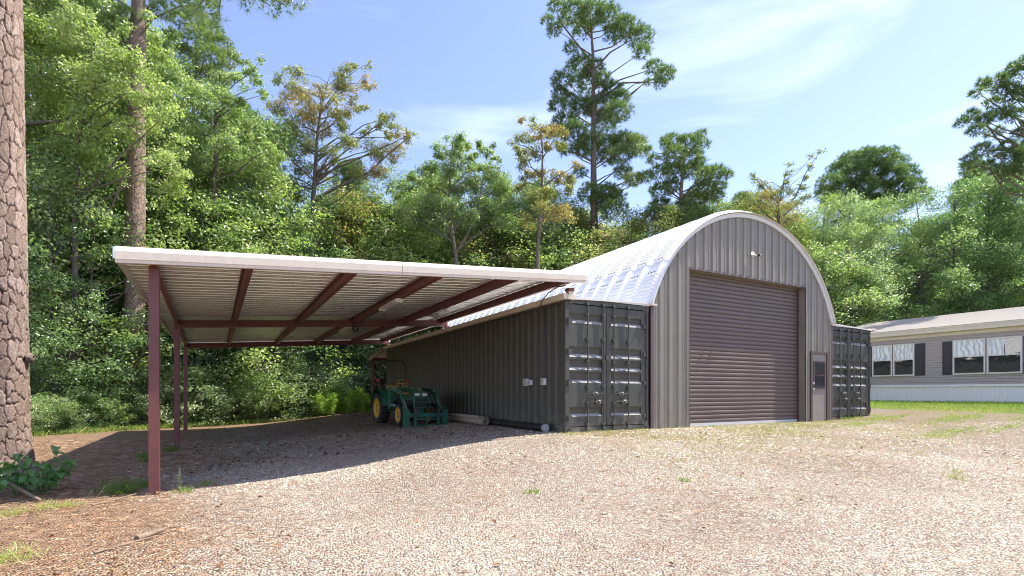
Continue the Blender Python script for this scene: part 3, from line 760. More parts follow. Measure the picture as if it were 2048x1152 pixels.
tq = n.new('ShaderNodeTexCoord'); wq = n.new('ShaderNodeTexWave'); wq.bands_direction = 'Y'; wq.inputs['Scale'].default_value = 1.7; wq.inputs['Distortion'].default_value = 11; wq.inputs['Detail'].default_value = 2; wq.inputs['Detail Scale'].default_value = .8
rq = n.new('ShaderNodeValToRGB'); rq.color_ramp.elements[0].position = .30; rq.color_ramp.elements[0].color = (.58, .60, .61, 1); rq.color_ramp.elements[1].position = .62; rq.color_ramp.elements[1].color = (.86, .87, .88, 1)
l.new(tq.outputs['Object'], wq.inputs['Vector']); l.new(wq.outputs['Fac'], rq.inputs[0]); l.new(rq.outputs[0], n['Principled BSDF'].inputs['Base Color'])
def reflection_sheet(y0, y1, z0, z1, seed):
    rg = np.random.default_rng(seed); ny_, nz_ = 40, 28
    yy, zz = np.meshgrid(np.linspace(y0, y1, ny_), np.linspace(z0, z1, nz_))
    h = np.zeros_like(yy)
    for _ in range(7):
        a, f, p = rg.uniform(-.5, .5), rg.uniform(10, 40), rg.uniform(0, 6)
        h += .020*np.sin((yy*cos(a)+zz*sin(a))*f+p+2*np.sin(zz*4+p))
    v = np.stack([-.074+h*.26, yy, zz], -1).reshape(-1, 3)
    ii = np.arange(ny_*nz_).reshape(nz_, ny_)
    return arrmesh('window_reflection', v, np.stack([ii[:-1, :-1], ii[:-1, 1:], ii[1:, 1:], ii[1:, :-1]], -1).reshape(-1, 4), refl, smooth=True)
def home_window(ya, yb, reflected, seed):
    z0, z1 = 1.66, 3.16; zm = 2.43
    f = MB()
    for a, b_, c_, d in ((ya, z0, ya+.05, z1), (yb-.05, z0, yb, z1), (ya+.05, z0, yb-.05, z0+.06), (ya+.05, z1-.05, yb-.05, z1)): f.box((-.10, a, b_), (-.0, c_, d))
    w = f.build('window', M['white_trim'], mh)
    s = MB(); s.box((-.085, ya+.05, zm-.025), (-.045, yb-.05, zm+.025)); s.build('sash_rail', M['white_trim'], w)
    s = MB(); s.box((-.052, ya+.05, z0+.06), (-.044, yb-.05, zm-.025)); s.build('pane', wgl, w)
    s = MB(); s.box((-.044, ya+.05, zm+.025), (-.036, yb-.05, z1-.05)); s.build('pane', wgl, w)
    if reflected: link('window_reflection', reflection_sheet(ya+.05 if reflected == 1 else ya+.45*(yb-ya)+.05, yb-.05, zm+.025, z1-.05, seed), w)
def home_shutter(ya, yb):
    f = MB(); z0, z1 = 1.66, 3.14
    f.box((-.05, ya, z0), (-.024, yb, z1))
    s = f.build('shutter', M['shutter'], mh)
    for a, b_ in ((z0+.07, 2.38), (2.45, z1-.07)):
        p = MB(); p.box((-.062, ya+.055, a), (-.049, yb-.055, b_)); p.build('panel', M['shutter'], s)
for k, (ya, yb, f_) in enumerate(((3.60, 4.47, 1), (2.69, 3.55, 1), (.13, 1.24, 1), (-1.02, .08, 2), (-6.2, -5.1, 1), (-7.4, -6.28, 1))): home_window(ya, yb, f_, k)
for ya, yb in ((4.50, 4.88), (2.28, 2.67), (1.26, 1.63), (-1.44, -1.05), (-5.08, -4.7), (-7.8, -7.42)): home_shutter(ya, yb)

# ------------------------------------------------------------------ vegetation
def W(px, py, d):
    u = (px-1024)/1030*d
    return np.array([CAM.x+u*.8765+d*.4813, CAM.y-u*.4813+d*.8765, CAM.z-(py-785)/1030*d])
def unit(a): return a/np.maximum(np.linalg.norm(a, axis=-1, keepdims=True), 1e-9)
class Cloud:
    def __init__(s): s.V = []; s.F = []; s.T = []; s.k = 0
    def leaves(s, P, N, L, Wd, rg, t0, t1, droop=.25, fold=.3):
        n = len(P)
        if not n: return
        t = unit(np.cross(N, rg.normal(size=(n, 3)))); t[:, 2] -= droop; t = unit(t)
        b = unit(np.cross(N, t)); nn = np.cross(t, b)
        l = (L*rg.uniform(.65, 1.3, n))[:, None]; w = (Wd*rg.uniform(.7, 1.25, n))[:, None]
        v = np.stack([P, P+t*l*.45+b*w*.5+nn*w*fold, P+t*l, P+t*l*.45-b*w*.5+nn*w*fold], 1)
        i = (np.arange(n)*4+s.k)[:, None]
        s.F.append(np.concatenate([i+np.array([[0, 1, 2]]), i+np.array([[0, 2, 3]])])); s.V.append(v.reshape(-1, 3)); s.k += 4*n
        s.T.append(np.repeat(rg.uniform(t0, t1, n), 4))
    def blades(s, P, D, L, Wd, rg, t0, t1, sag=0.0):
        """thin two-triangle blades from P along D"""
        n = len(P); D = unit(D); b = unit(np.cross(D, rg.normal(size=(n, 3))))
        l = (L*rg.uniform(.6, 1.25, n))[:, None]; m = P+D*l*.55
        e = P+D*l; e[:, 2] -= sag*l[:, 0]
        v = np.stack([P-b*Wd*.5, P+b*Wd*.5, m+b*Wd*.45, e, m-b*Wd*.45], 1)
        i = (np.arange(n)*5+s.k)[:, None]
        s.F.append(np.concatenate([i+np.array([[0, 1, 2]]), i+np.array([[0, 2, 4]]), i+np.array([[4, 2, 3]])])); s.V.append(v.reshape(-1, 3)); s.k += 5*n
        s.T.append(np.repeat(rg.uniform(t0, t1, n), 5))
    def needles(s, P, D, L, Wd, rg, t0, t1, per=13):
        """pine tufts: needles radiating from each P about D, one triangle each"""
        n = len(P); P2 = np.repeat(P, per, 0); D2 = unit(np.repeat(D, per, 0)*.75+rg.normal(size=(n*per, 3))*.62)
        b = unit(np.cross(D2, rg.normal(size=(n*per, 3)))); l = (L*rg.uniform(.7, 1.2, n*per))[:, None]
        v = np.stack([P2-b*Wd*.5, P2+b*Wd*.5, P2+D2*l], 1)
        s.F.append(np.arange(n*per*3).reshape(-1, 3)+s.k); s.V.append(v.reshape(-1, 3)); s.k += n*per*3
        s.T.append(np.repeat(np.repeat(rg.uniform(t0, t1, n), per)+rg.uniform(-.06, .06, n*per), 3))
    def mesh(s, name, m): return arrmesh(name, np.concatenate(s.V), np.concatenate(s.F), m, np.clip(np.concatenate(s.T), 0, 1))

FOL = {
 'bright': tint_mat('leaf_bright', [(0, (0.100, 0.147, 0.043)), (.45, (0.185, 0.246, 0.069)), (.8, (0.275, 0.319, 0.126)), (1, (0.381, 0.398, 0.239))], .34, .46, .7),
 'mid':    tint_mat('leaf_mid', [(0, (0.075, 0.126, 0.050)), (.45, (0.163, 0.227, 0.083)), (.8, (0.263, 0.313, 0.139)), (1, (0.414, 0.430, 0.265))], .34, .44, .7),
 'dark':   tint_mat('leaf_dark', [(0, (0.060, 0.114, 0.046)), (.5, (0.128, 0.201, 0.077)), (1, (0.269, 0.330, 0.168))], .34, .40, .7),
 'olive':  tint_mat('leaf_olive', [(0, (0.082, 0.120, 0.040)), (.45, (0.154, 0.187, 0.063)), (.70, (0.221, 0.211, 0.082)), (.88, (0.269, 0.187, 0.082)), (1, (0.317, 0.173, 0.086))], .38, .44, .6),
 'rust':   tint_mat('leaf_rust', [(0, (0.144, 0.192, 0.066)), (.45, (0.240, 0.252, 0.102)), (.75, (0.348, 0.264, 0.156)), (1, (0.432, 0.300, 0.216))], .45, .42),
 'pale':   tint_mat('leaf_pale', [(0, (0.138, 0.198, 0.108)), (.5, (0.264, 0.330, 0.192)), (1, (0.480, 0.516, 0.372))], .34, .40, .6),
 'pine':   tint_mat('pine_needles', [(0, (0.049, 0.092, 0.041)), (.5, (0.115, 0.178, 0.065)), (.9, (0.216, 0.270, 0.088)), (1, (0.324, 0.284, 0.108))], .40, .28),
 'lime':   tint_mat('fennel_green', [(0, (.13, .22, .03)), (.6, (.24, .36, .06)), (1, (.36, .42, .12))], .5, .4),
 'grass':  tint_mat('grass_blades', [(0, (.07, .12, .02)), (.5, (.16, .25, .04)), (.8, (.30, .33, .08)), (1, (.46, .40, .19))], .5, .3),
 'drygrass': tint_mat('dry_grass', [(0, (.16, .20, .05)), (.4, (.30, .28, .10)), (1, (.50, .42, .25))], .6, .25),
 'plant':  tint_mat('plant_leaf', [(0, (.075, .17, .05)), (1, (.15, .28, .09))], .4, .35),
}
M['bark'] = mat('grey_bark', (.125, .105, .085), .9, noise=.55, nscale=9, bump=.8, bscale=22)
M['pine_bark'] = mat('pine_bark_far', (.15, .112, .09), .9, noise=.5, nscale=7, bump=.8, bscale=16)
M['bark_plates'] = tint_mat('pine_bark_plates', [(0, (.035, .022, .017)), (.16, (.085, .055, .042)), (.3, (.16, .115, .09)), (.6, (.24, .175, .14)), (.82, (.33, .265, .225)), (1, (.28, .14, .08))], .88, 0, .2, bump=.7, bscale=28)

def limbs(b, trunk, rad, targets, rg, r1=.05, n=5, sub=None):
    """a bent limb from the trunk to every clump centre"""
    T = np.array(trunk); z = T[:, 2]
    for c in targets:
        c = np.array(c); h = math.hypot(*(c[:2]-T[len(T)//2][:2]))
        za = np.clip(c[2]-h*rg.uniform(.25, .75)-.2, z[0]+.12*(z[-1]-z[0]), z[-1]-.05)
        a = np.array([np.interp(za, z, T[:, k]) for k in range(3)])
        m1 = a*.62+c*.38+np.array([0, 0, .05*h])+rg.normal(size=3)*.05*h; m2 = a*.25+c*.75+np.array([0, 0, .06*h])+rg.normal(size=3)*.05*h
        rr = min(np.interp(za, z, rad)*.6, r1*(.45+.16*h))
        b.tube([a, m1, m2, c], [rr, rr*.72, rr*.45, rr*.18], n, cap=False)

def leaf_clump(cl, c, r, n, L, Wd, rg, t, flat=.75, twig=.2, tw=None):
    k = tw or max(4, int(9*(r/.7)**1.3))
    d = unit(rg.normal(size=(k, 3))); tc_ = np.array(c)+d*np.array([1, 1, flat])*r*rg.uniform(.35, 1.0, k)[:, None]
    per = max(3, n//k); P = np.repeat(tc_, per, 0)+rg.normal(size=(k*per, 3))*np.array([1, 1, .65])*twig*min(1.2, max(.55, r/.7))
    out = unit(P-np.array(c)); N = unit(out*.55+np.array([0, -.1, .5])+rg.normal(size=P.shape)*.62)
    tt = np.clip(np.repeat(rg.normal(t, .10, k), per), .0, 1.0)
    s0 = cl.k; cl.leaves(P, N, L, Wd, rg, 0, 1); cl.T[-1] = np.clip(np.repeat(tt+rg.normal(0, .20, k*per), 4), 0, 1)
def pine_clump(cl, c, r, rg, t=.45, dens=1.0, L=.27, Wd=.026):
    k = max(12, int(120*(r/.8)**2*dens)); d = unit(rg.normal(size=(k, 3))+np.array([0, 0, .35]))
    P = np.array(c)+d*np.array([1, 1, .62])*r*rg.uniform(.45, 1.0, k)[:, None]
    cl.needles(P, unit(d+np.array([0, 0, .5])), L, Wd, rg, t-.25, t+.35)

def trunk_line(H, rg, bend=.03, n=9):
    z = np.linspace(0, H, n); o = np.cumsum(rg.normal(size=(n, 2))*bend*H/n*1.6, 0); o -= o[0]
    return [(o[i, 0], o[i, 1], z[i]) for i in range(n)]

def broad_proto(seed, H, Rr, zb, nc, dens, L, Wd, r0, t=.5, cr=(.6, 1.05)):
    rg = np.random.default_rng(seed); tl = trunk_line(H*.93, rg); rad = [r0*(1.25 if i == 0 else 1-.9*i/8) for i in range(9)]
    b = MB(); tl[0] = (tl[0][0], tl[0][1], -.25); b.tube(tl, rad, 9, cap=False)
    cs = []; tries = 0
    while len(cs) < nc and tries < 4000:
        tries += 1
        h = rg.uniform(0, 1)**.92; e = Rr*(sin(pi*(h*.84+.13)))**.75
        a = rg.uniform(0, 2*pi); q = e*math.sqrt(rg.uniform(.12, 1)); z = zb+(H-zb)*h
        c = np.array([q*cos(a)+np.interp(z, [p[2] for p in tl], [p[0] for p in tl]), q*sin(a)+np.interp(z, [p[2] for p in tl], [p[1] for p in tl]), z])
        if all(np.linalg.norm((c-o[0])/np.array([1, 1, .8])) > .62*(o[1]) for o in cs): cs.append((c, rg.uniform(*cr)))
    limbs(b, tl, rad, [c for c, _ in cs], rg)
    cl = Cloud()
    for c, r in cs: leaf_clump(cl, c, r, int(dens*r*r), L, Wd, rg, rg.normal(t, .13))
    return b.mesh('trunk', M['bark']), cl.mesh('crown', FOL['mid'])
def pine_proto(seed, H, Rr, zb, nc, r0):
    rg = np.random.default_rng(seed); tl = trunk_line(H*.97, rg, .012); rad = [r0*(1.2 if i == 0 else 1-.88*i/8) for i in range(9)]
    b = MB(); tl[0] = (0, 0, -.25); b.tube(tl, rad, 10, cap=False); cs = []
    for k in range(nc):
        h = (k+.5)/nc; e = Rr*(1-h)**.55*(.55+.45*min(1, h*5)); a = k*2.4+rg.uniform(-.5, .5); q = e*rg.uniform(.35, 1)
        cs.append((np.array([q*cos(a), q*sin(a), zb+(H-zb)*h]), rg.uniform(.5, .95)))
    limbs(b, tl, rad, [c for c, _ in cs], rg); cl = Cloud()
    for c, r in cs: pine_clump(cl, c, r, rg, rg.uniform(.3, .6))
    return b.mesh('trunk', M['pine_bark']), cl.mesh('crown', FOL['pine'])

BP = [broad_proto(s, 13.5, 3.3, 1.6, 76, 600, .118, .074, .17, cr=(.5, .95)) for s in (11, 12, 13)]
UP = [broad_proto(s, 7.0, 2.3, .3, 50, 580, .105, .066, .07, cr=(.36, .68)) for s in (21, 22, 23)]
SP = [broad_proto(s, 2.3, 1.25, .1, 40, 760, .085, .048, .025, cr=(.28, .48)) for s in (31, 32)]
PP = [pine_proto(s, 20, 3.2, 8, 60, .24) for s in (41, 42)]
used = set()
def put(proto, name, label, cat, px, d, top, H, fol, wid=1.0, group=None, rot=None, xy=None):
    p = W(px, 785, d); x, y = (p[0], p[1]) if xy is None else xy
    z = gzf(x, y); zt = W(px, top, d)[2] if xy is None else z+H*top
    s = (zt-z)/H; w = s*wid if s*wid > .35 else .35
    t = thing(name, label, cat, (x, y, z), rot if rot is not None else (px*1.7) % 6.28, group); t.scale = (w, w, s)
    link('trunk', proto[0], t)
    c = link('crown', proto[1], t); c['kind'] = 'stuff'
    c.material_slots[0].link = 'OBJECT'; c.material_slots[0].material = FOL[fol]
    return t

def hero(name, label, cat, d, trunk_px, r0, clumps, style, fol, seed, dens=620, L=.125, Wd=.078, jit=1.6, t=.5, group=None, extra=(), bark=None, twigs=True, pd=1.0):
    """one tree whose limbs end where the photograph shows its leafy clumps"""
    rg = np.random.default_rng(seed); base = W(trunk_px[0][0], 785, d); zb = gzf(base[0], base[1]); B = np.array([base[0], base[1], zb])
    t_ = thing(name, label, cat, B, 0, group)
    tl = [np.array([0, 0, -.3])]+[W(px, py, d+dd)-B for px, py, dd in [(p+(0,))[:3] for p in trunk_px]]
    k = len(tl); rad = [r0*(1.15 if i == 0 else 1-.85*i/(k-1)) for i in range(k)]
    b = MB(); b.tube(tl, rad, 10, cap=False)
    for br in extra:
        b.tube([W(px, py, d+dd)-B for px, py, dd in [(p+(0,))[:3] for p in br[0]]], [br[1]*(1-.75*i/(len(br[0])-1)) for i in range(len(br[0]))], 6, cap=False)
    cs = []
    for q in clumps:
        px, py, rp = q[:3]; dd = rg.uniform(-jit, jit); cs.append((W(px, py, d+dd)-B, rp*(1.22 if style != 'pine' else 1.3)*d/1030, q[3] if len(q) > 3 else t))
    limbs(b, tl, rad, [c for c, _, _ in cs], rg, r1=.06)
    link('trunk', b.mesh('trunk', bark or M['pine_bark' if style == 'pine' else 'bark']), t_)
    cl = Cloud()
    for c, r, tt in cs:
        if style == 'pine': pine_clump(cl, c, r, rg, tt, pd*1.2)
        else: leaf_clump(cl, c, r, max(70, int(2.3*dens*r*r)), L, Wd, rg, tt, twig=.16)
    o = link('crown', cl.mesh('crown', FOL[fol]), t_); o['kind'] = 'stuff'
    return t_

# --- trees that stand out one by one
A = .80; O = .52
hero('autumn_tree', 'thin tree with rust and olive leaves standing alone above the carport roof', 'tree', 30, [(622, 520), (624, 440), (630, 350), (634, 280), (642, 215), (655, 165)], .20,
  [(590,145,20),(568,165,15),(590,190,26,A),(558,215,22,.75),(620,212,26,A),(690,140,17),(682,165,20),(735,165,15,A),(702,185,24,A),(665,215,26,.7),(640,252,26,A),(590,250,28),(570,280,26),(545,300,26,.35),(720,220,15),(762,240,16),(780,240,18),(815,272,15,.7),(785,300,24,A),(748,300,22,O),(720,340,20,O),(755,345,18,.9),(700,282,20),(660,310,22,.4),(600,330,24,.35),(570,360,26,.3),(648,345,16),(610,290,22),(682,250,18),(540,250,18,.45),(640,180,16,.7),(792,268,12),(650,400,18),(590,395,24,.3),(712,130,8),(735,130,8),(690,235,14),(735,262,12),(772,275,12),(545,340,20,.3)],
  'broad', 'olive', 101, dens=620, L=.115, Wd=.072, t=.55, extra=[([(628,402),(660,382),(700,362),(738,345),(775,310),(815,276)], .10), ([(632,300),(590,250),(565,180)], .05), ([(640,225),(672,185),(690,140)], .05)])
hero('leafy_tree', 'slender green tree with forked trunk in the middle of the treeline', 'tree', 31, [(914, 545), (912, 510), (905, 470), (898, 420), (900, 340), (905, 285)], .16,
  [(905,275,16),(920,290,16),(880,305,18),(910,312,18),(965,290,12),(975,305,12),(950,312,12),(935,325,17),(865,330,17),(895,340,22),(960,332,17),(990,320,10),(850,345,16),(835,362,18),(870,370,24),(910,375,22),(945,365,20),(985,350,18),(1000,372,18),(815,382,20),(792,388,14),(830,402,23),(865,410,23),(905,410,20),(960,402,22),(1000,410,22),(940,432,18),(802,420,18),(842,440,23),(880,450,22),(1012,442,22),(935,290,8),(985,295,7)],
  'broad', 'mid', 102, dens=900, L=.12, Wd=.075, extra=[([(912,505),(935,470),(955,420),(970,340),(975,300)], .08), ([(906,475),(870,430),(850,370)], .07)])
hero('sweetgum_tree', 'sparse olive and orange tree just left of the tallest pine', 'tree', 30, [(1075, 545), (1078, 450), (1084, 380), (1085, 300), (1080, 262)], .15,
  [(1045,240,8,.9),(1065,240,6),(1080,262,18,.8),(1050,280,18),(1100,265,18,A),(1122,262,12,A),(1035,300,12),(1065,300,18),(1095,295,14,A),(1120,290,12),(1045,325,16),(1080,345,16),(1060,352,14),(1110,355,18,A),(1140,355,16),(1100,380,18),(1070,392,20),(1130,385,14),(1045,372,16),(1020,285,6),(1150,330,9,A),(1090,420,20,.7),(1060,440,22),(1120,430,22,.8)],
  'broad', 'olive', 103, dens=760, L=.115, Wd=.072, t=.58)
hero('pine_tree', 'tallest pine rising behind the arched roof with one long bare side limb', 'tree', 36, [(1188, 520), (1188, 430), (1187, 330), (1187, 230), (1186, 110), (1180, 25)], .36,
  [(1112,14,14),(1108,60,13),(1150,22,24),(1185,28,26),(1215,30,22),(1250,55,24),(1278,75,24),(1284,105,15),(1230,66,20),(1165,60,18),(1140,96,11),(1160,130,22),(1190,135,18),(1175,165,25),(1125,160,19),(1120,185,13),(1206,160,15),(1115,210,16),(1140,200,15),(1165,215,22),(1225,180,18),(1240,196,16),(1195,212,26),(1235,225,24),(1210,246,25),(1130,246,22),(1150,265,26),(1115,266,18),(1180,290,26),(1215,290,22),(1245,285,25),(1270,290,22,.7),(1240,312,22),(1280,302,15,.7),(1215,315,18),(1165,302,16),(1130,300,14),(1245,346,16),(1265,360,16,.75),(1290,355,13),(1180,385,20),(1212,386,22),(1230,396,18),(1308,135,17),(1330,150,17),(1320,166,11),(1295,165,7),(1160,345,12),(1205,405,20),(1228,420,22),(1095,40,10),(1128,42,12)],
  'pine', 'pine', 104, t=.42, extra=[([(1188,205),(1215,188),(1245,166),(1290,164),(1325,150)], .09), ([(1187,130),(1160,95),(1125,50),(1112,20)], .09), ([(1188,140),(1220,105),(1262,80)], .09), ([(1188,325),(1150,305),(1118,303)], .08), ([(1188,390),(1230,372),(1285,352)], .08)], pd=1.25)
hero('pine_tree', 'shorter broad pine directly right of the tallest pine', 'tree', 34, [(1366, 520), (1364, 420), (1362, 380), (1368, 320), (1372, 280)], .24,
  [(1395,275,12),(1406,290,12),(1330,286,12),(1346,285,18),(1375,285,18),(1350,310,22),(1380,315,22),(1400,322,12),(1306,320,11),(1320,345,17),(1350,345,22),(1390,345,22),(1412,350,18),(1432,346,18),(1450,350,12),(1440,372,12),(1410,380,22),(1430,392,15),(1320,382,19),(1345,372,16),(1390,402,25),(1370,422,26),(1320,412,19),(1310,426,19),(1402,432,22),(1336,432,22),(1300,300,7),(1404,268,8),(1366,440,26)],
  'pine', 'pine', 105, t=.45, extra=[([(1364,400),(1335,380),(1320,350)], .06), ([(1364,392),(1400,378),(1440,355)], .07)], pd=1.2)
hero('pine_tree', 'dense dome-topped pine above the treeline right of the arch', 'tree', 43, [(1740, 560), (1740, 460), (1738, 390), (1738, 330)], .3,
  [(1700,322,22),(1730,314,22),(1765,314,22),(1790,326,20),(1680,340,22),(1712,346,24),(1745,342,24),(1780,350,24),(1815,346,18),(1660,365,20),(1690,375,24),(1725,375,24),(1760,380,24),(1800,375,22),(1830,370,16),(1842,386,14),(1650,386,18),(1705,405,26),(1750,410,26),(1800,405,26),(1672,405,24)],
  'pine', 'pine', 106, t=.4, pd=1.3)
hero('pine_tree', 'tall pine leaning in from the right edge with open flat sprays', 'tree', 29, [(2085, 560), (2085, 400), (2080, 280), (2072, 160), (2060, 110)], .3,
  [(2025,135,11),(2040,150,18),(1990,165,17),(1965,165,10),(2010,180,16),(1955,186,10),(2035,190,17),(1985,206,13),(1945,230,12),(1925,245,11),(1970,240,15),(2000,225,15),(2025,230,15),(1950,262,12),(2040,265,12),(1990,266,12),(2015,290,11),(1965,300,15),(1940,320,12),(1995,305,12),(2030,310,18),(1975,330,12),(1930,336,8),(2048,332,22),(2070,180,22),(2080,240,22),(2090,300,26),(2062,120,17),(2000,340,14),(2020,350,18)],
  'pine', 'pine', 107, t=.4, jit=1.0, extra=[([(2078,260),(2030,235),(1985,222),(1930,245)], .07), ([(2082,330),(2030,300),(1985,300),(1940,322)], .07), ([(2075,190),(2030,170),(1990,160)], .06)], pd=1.25)
hero('leafy_tree', 'open scraggly tree with thin upright twigs above the arch top', 'tree', 32, [(1562, 540), (1560, 470), (1555, 420), (1562, 390), (1572, 340)], .12,
  [(1512,362,11),(1530,370,14),(1500,392,16),(1545,385,18,.7),(1575,346,9),(1570,366,10),(1590,380,15),(1626,312,7),(1618,335,9),(1608,352,10),(1600,375,10),(1610,396,13),(1520,402,20,.8),(1560,406,22,.7),(1590,412,18),(1640,304,5),(1580,330,5),(1505,350,4),(1530,430,22),(1575,440,24,.75),(1490,420,14)],
  'broad', 'olive', 108, dens=430, L=.11, Wd=.07, t=.42, extra=[([(1562,420),(1590,395),(1612,345),(1642,300)], .05), ([(1560,410),(1525,375),(1503,345)], .05)])
hero('pine_tree', 'pine with feathery crown at the top of the left treeline', 'tree', 30, [(385, 560), (385, 300), (388, 180), (392, 70)], .2,
  [(360,40,18),(390,34,20),(420,60,20),(400,76,22),(440,90,20),(350,82,18),(420,112,24),(456,120,18),(372,112,22),(395,150,24),(435,150,22),(360,150,22)], 'pine', 'pine', 109, t=.62, pd=1.2)
hero('leafy_tree', 'tall light green tree at the right end of the left treeline', 'tree', 26, [(425, 560), (428, 400), (432, 300), (430, 220), (440, 150)], .18,
  [(482,116,15),(500,140,15),(470,160,22),(512,176,15),(455,192,25),(430,160,22),(410,212,28),(460,230,28),(380,182,28),(350,152,26),(340,222,30),(400,262,28),(450,282,28),(498,258,18),(522,244,13),(500,312,28),(540,300,22),(470,340,30),(430,360,30),(380,330,30),(530,350,28),(350,290,30),(490,200,14),(525,190,8),(520,120,6),(330,100,20),(345,70,16)],
  'broad', 'mid', 110, dens=760, L=.12, Wd=.076, t=.6)
hero('leafy_tree', 'yellow-green tree overhanging the second pine trunk on the left', 'tree', 21, [(150, 700), (150, 420), (160, 260), (180, 160), (190, 80)], .14,
  [(190,150,36,.8),(230,120,34,.7),(270,140,30,.8),(150,110,40,.6),(110,90,44,.6),(160,50,40,.7),(100,20,44,.7),(205,200,36,.7),(246,190,28,.8),(292,190,22,.75),(320,170,24,.6),(300,235,30,.7),(335,225,24,.6),(220,260,38,.6),(170,230,40,.55),(120,200,44,.5),(80,150,40,.5),(330,110,20,.6),(345,290,28,.7),(312,318,24,.75),(232,345,26,.7),(130,300,40,.4),(70,260,40,.4),(190,330,36,.45),(350,350,28,.7),(325,375,24,.7),(245,60,14,.5),(300,40,12,.6),(310,75,16,.6),(60,60,36,.5)],
  'broad', 'bright', 111, dens=520, L=.125, Wd=.08, jit=1.1, t=.55, extra=[([(30,250),(90,245),(130,240),(165,215),(185,185),(195,165)], .07), ([(135,240),(170,262),(205,268)], .04), ([(50,150),(110,155),(165,160)], .03)])

# --- the wood around: individual trees of a few kinds
GL = 'trees of the left-hand wood'; GM = 'trees behind the buildings'; GR = 'trees behind the mobile home'
kinds = {'bright': 'yellow-green leafy tree', 'mid': 'mid-green leafy tree', 'dark': 'dark green leafy tree', 'olive': 'olive-tinged leafy tree', 'pale': 'pale grey-green leafy tree', 'rust': 'rusty brown vine-hung tree'}
def wood(lst, where, group):
    for i, (kind, px, d, top, fol, w) in enumerate(lst):
        P_, H = {'B': (BP[i % 3], 13.5), 'U': (UP[i % 3], 7.0)}[kind]
        zn = ''
        if group.endswith('wood') or 'left' in group: zn = ', left of the straight pine trunk' if px < 230 else ', round the straight pine trunk' if px < 330 else ', left of the rusty autumn tree' if px < 530 else ', behind the rusty autumn tree' if px < 700 else ', right of the rusty autumn tree'
        elif 'buildings' in group: zn = ', left end' if px < 790 else ', near the slender forked tree' if px < 1040 else ', near the tallest pine' if px < 1270 else ', near the arch top'
        elif 'home' in group: zn = ', near the arch' if px < 1690 else ', above the left half of its roof' if px < 1850 else ', at right edge'
        put(P_, 'leafy_tree' if kind == 'B' else 'understory_tree', kinds[fol]+where[0 if kind == 'B' else 1]+zn, 'tree', px, d, top, H, fol, w, group+(' - '+fol)*0)
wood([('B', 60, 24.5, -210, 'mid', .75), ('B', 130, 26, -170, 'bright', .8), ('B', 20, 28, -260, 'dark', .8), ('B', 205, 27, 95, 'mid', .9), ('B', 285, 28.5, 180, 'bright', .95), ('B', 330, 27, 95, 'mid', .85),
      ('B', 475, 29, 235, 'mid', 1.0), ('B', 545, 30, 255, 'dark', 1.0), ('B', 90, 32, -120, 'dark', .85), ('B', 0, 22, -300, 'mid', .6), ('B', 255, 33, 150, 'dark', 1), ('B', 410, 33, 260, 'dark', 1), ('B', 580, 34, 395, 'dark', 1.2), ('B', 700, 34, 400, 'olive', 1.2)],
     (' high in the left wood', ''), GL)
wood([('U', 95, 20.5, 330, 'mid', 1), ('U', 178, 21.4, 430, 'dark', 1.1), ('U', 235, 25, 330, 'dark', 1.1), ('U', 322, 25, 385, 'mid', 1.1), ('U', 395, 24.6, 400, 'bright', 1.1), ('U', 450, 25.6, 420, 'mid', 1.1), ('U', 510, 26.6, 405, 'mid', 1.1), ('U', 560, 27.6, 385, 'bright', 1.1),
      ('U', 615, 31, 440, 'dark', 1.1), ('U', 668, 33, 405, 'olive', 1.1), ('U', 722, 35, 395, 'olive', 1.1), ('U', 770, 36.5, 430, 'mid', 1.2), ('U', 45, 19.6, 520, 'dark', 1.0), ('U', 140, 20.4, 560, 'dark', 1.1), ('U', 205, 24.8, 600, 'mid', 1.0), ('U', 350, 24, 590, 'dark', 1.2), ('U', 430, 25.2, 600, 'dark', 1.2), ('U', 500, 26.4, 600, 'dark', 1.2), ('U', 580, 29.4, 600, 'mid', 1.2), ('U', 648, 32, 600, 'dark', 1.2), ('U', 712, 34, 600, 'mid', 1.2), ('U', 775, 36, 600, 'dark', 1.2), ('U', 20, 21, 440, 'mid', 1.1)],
     ('', ' low in the left wood'), 'understory trees of the left-hand wood')
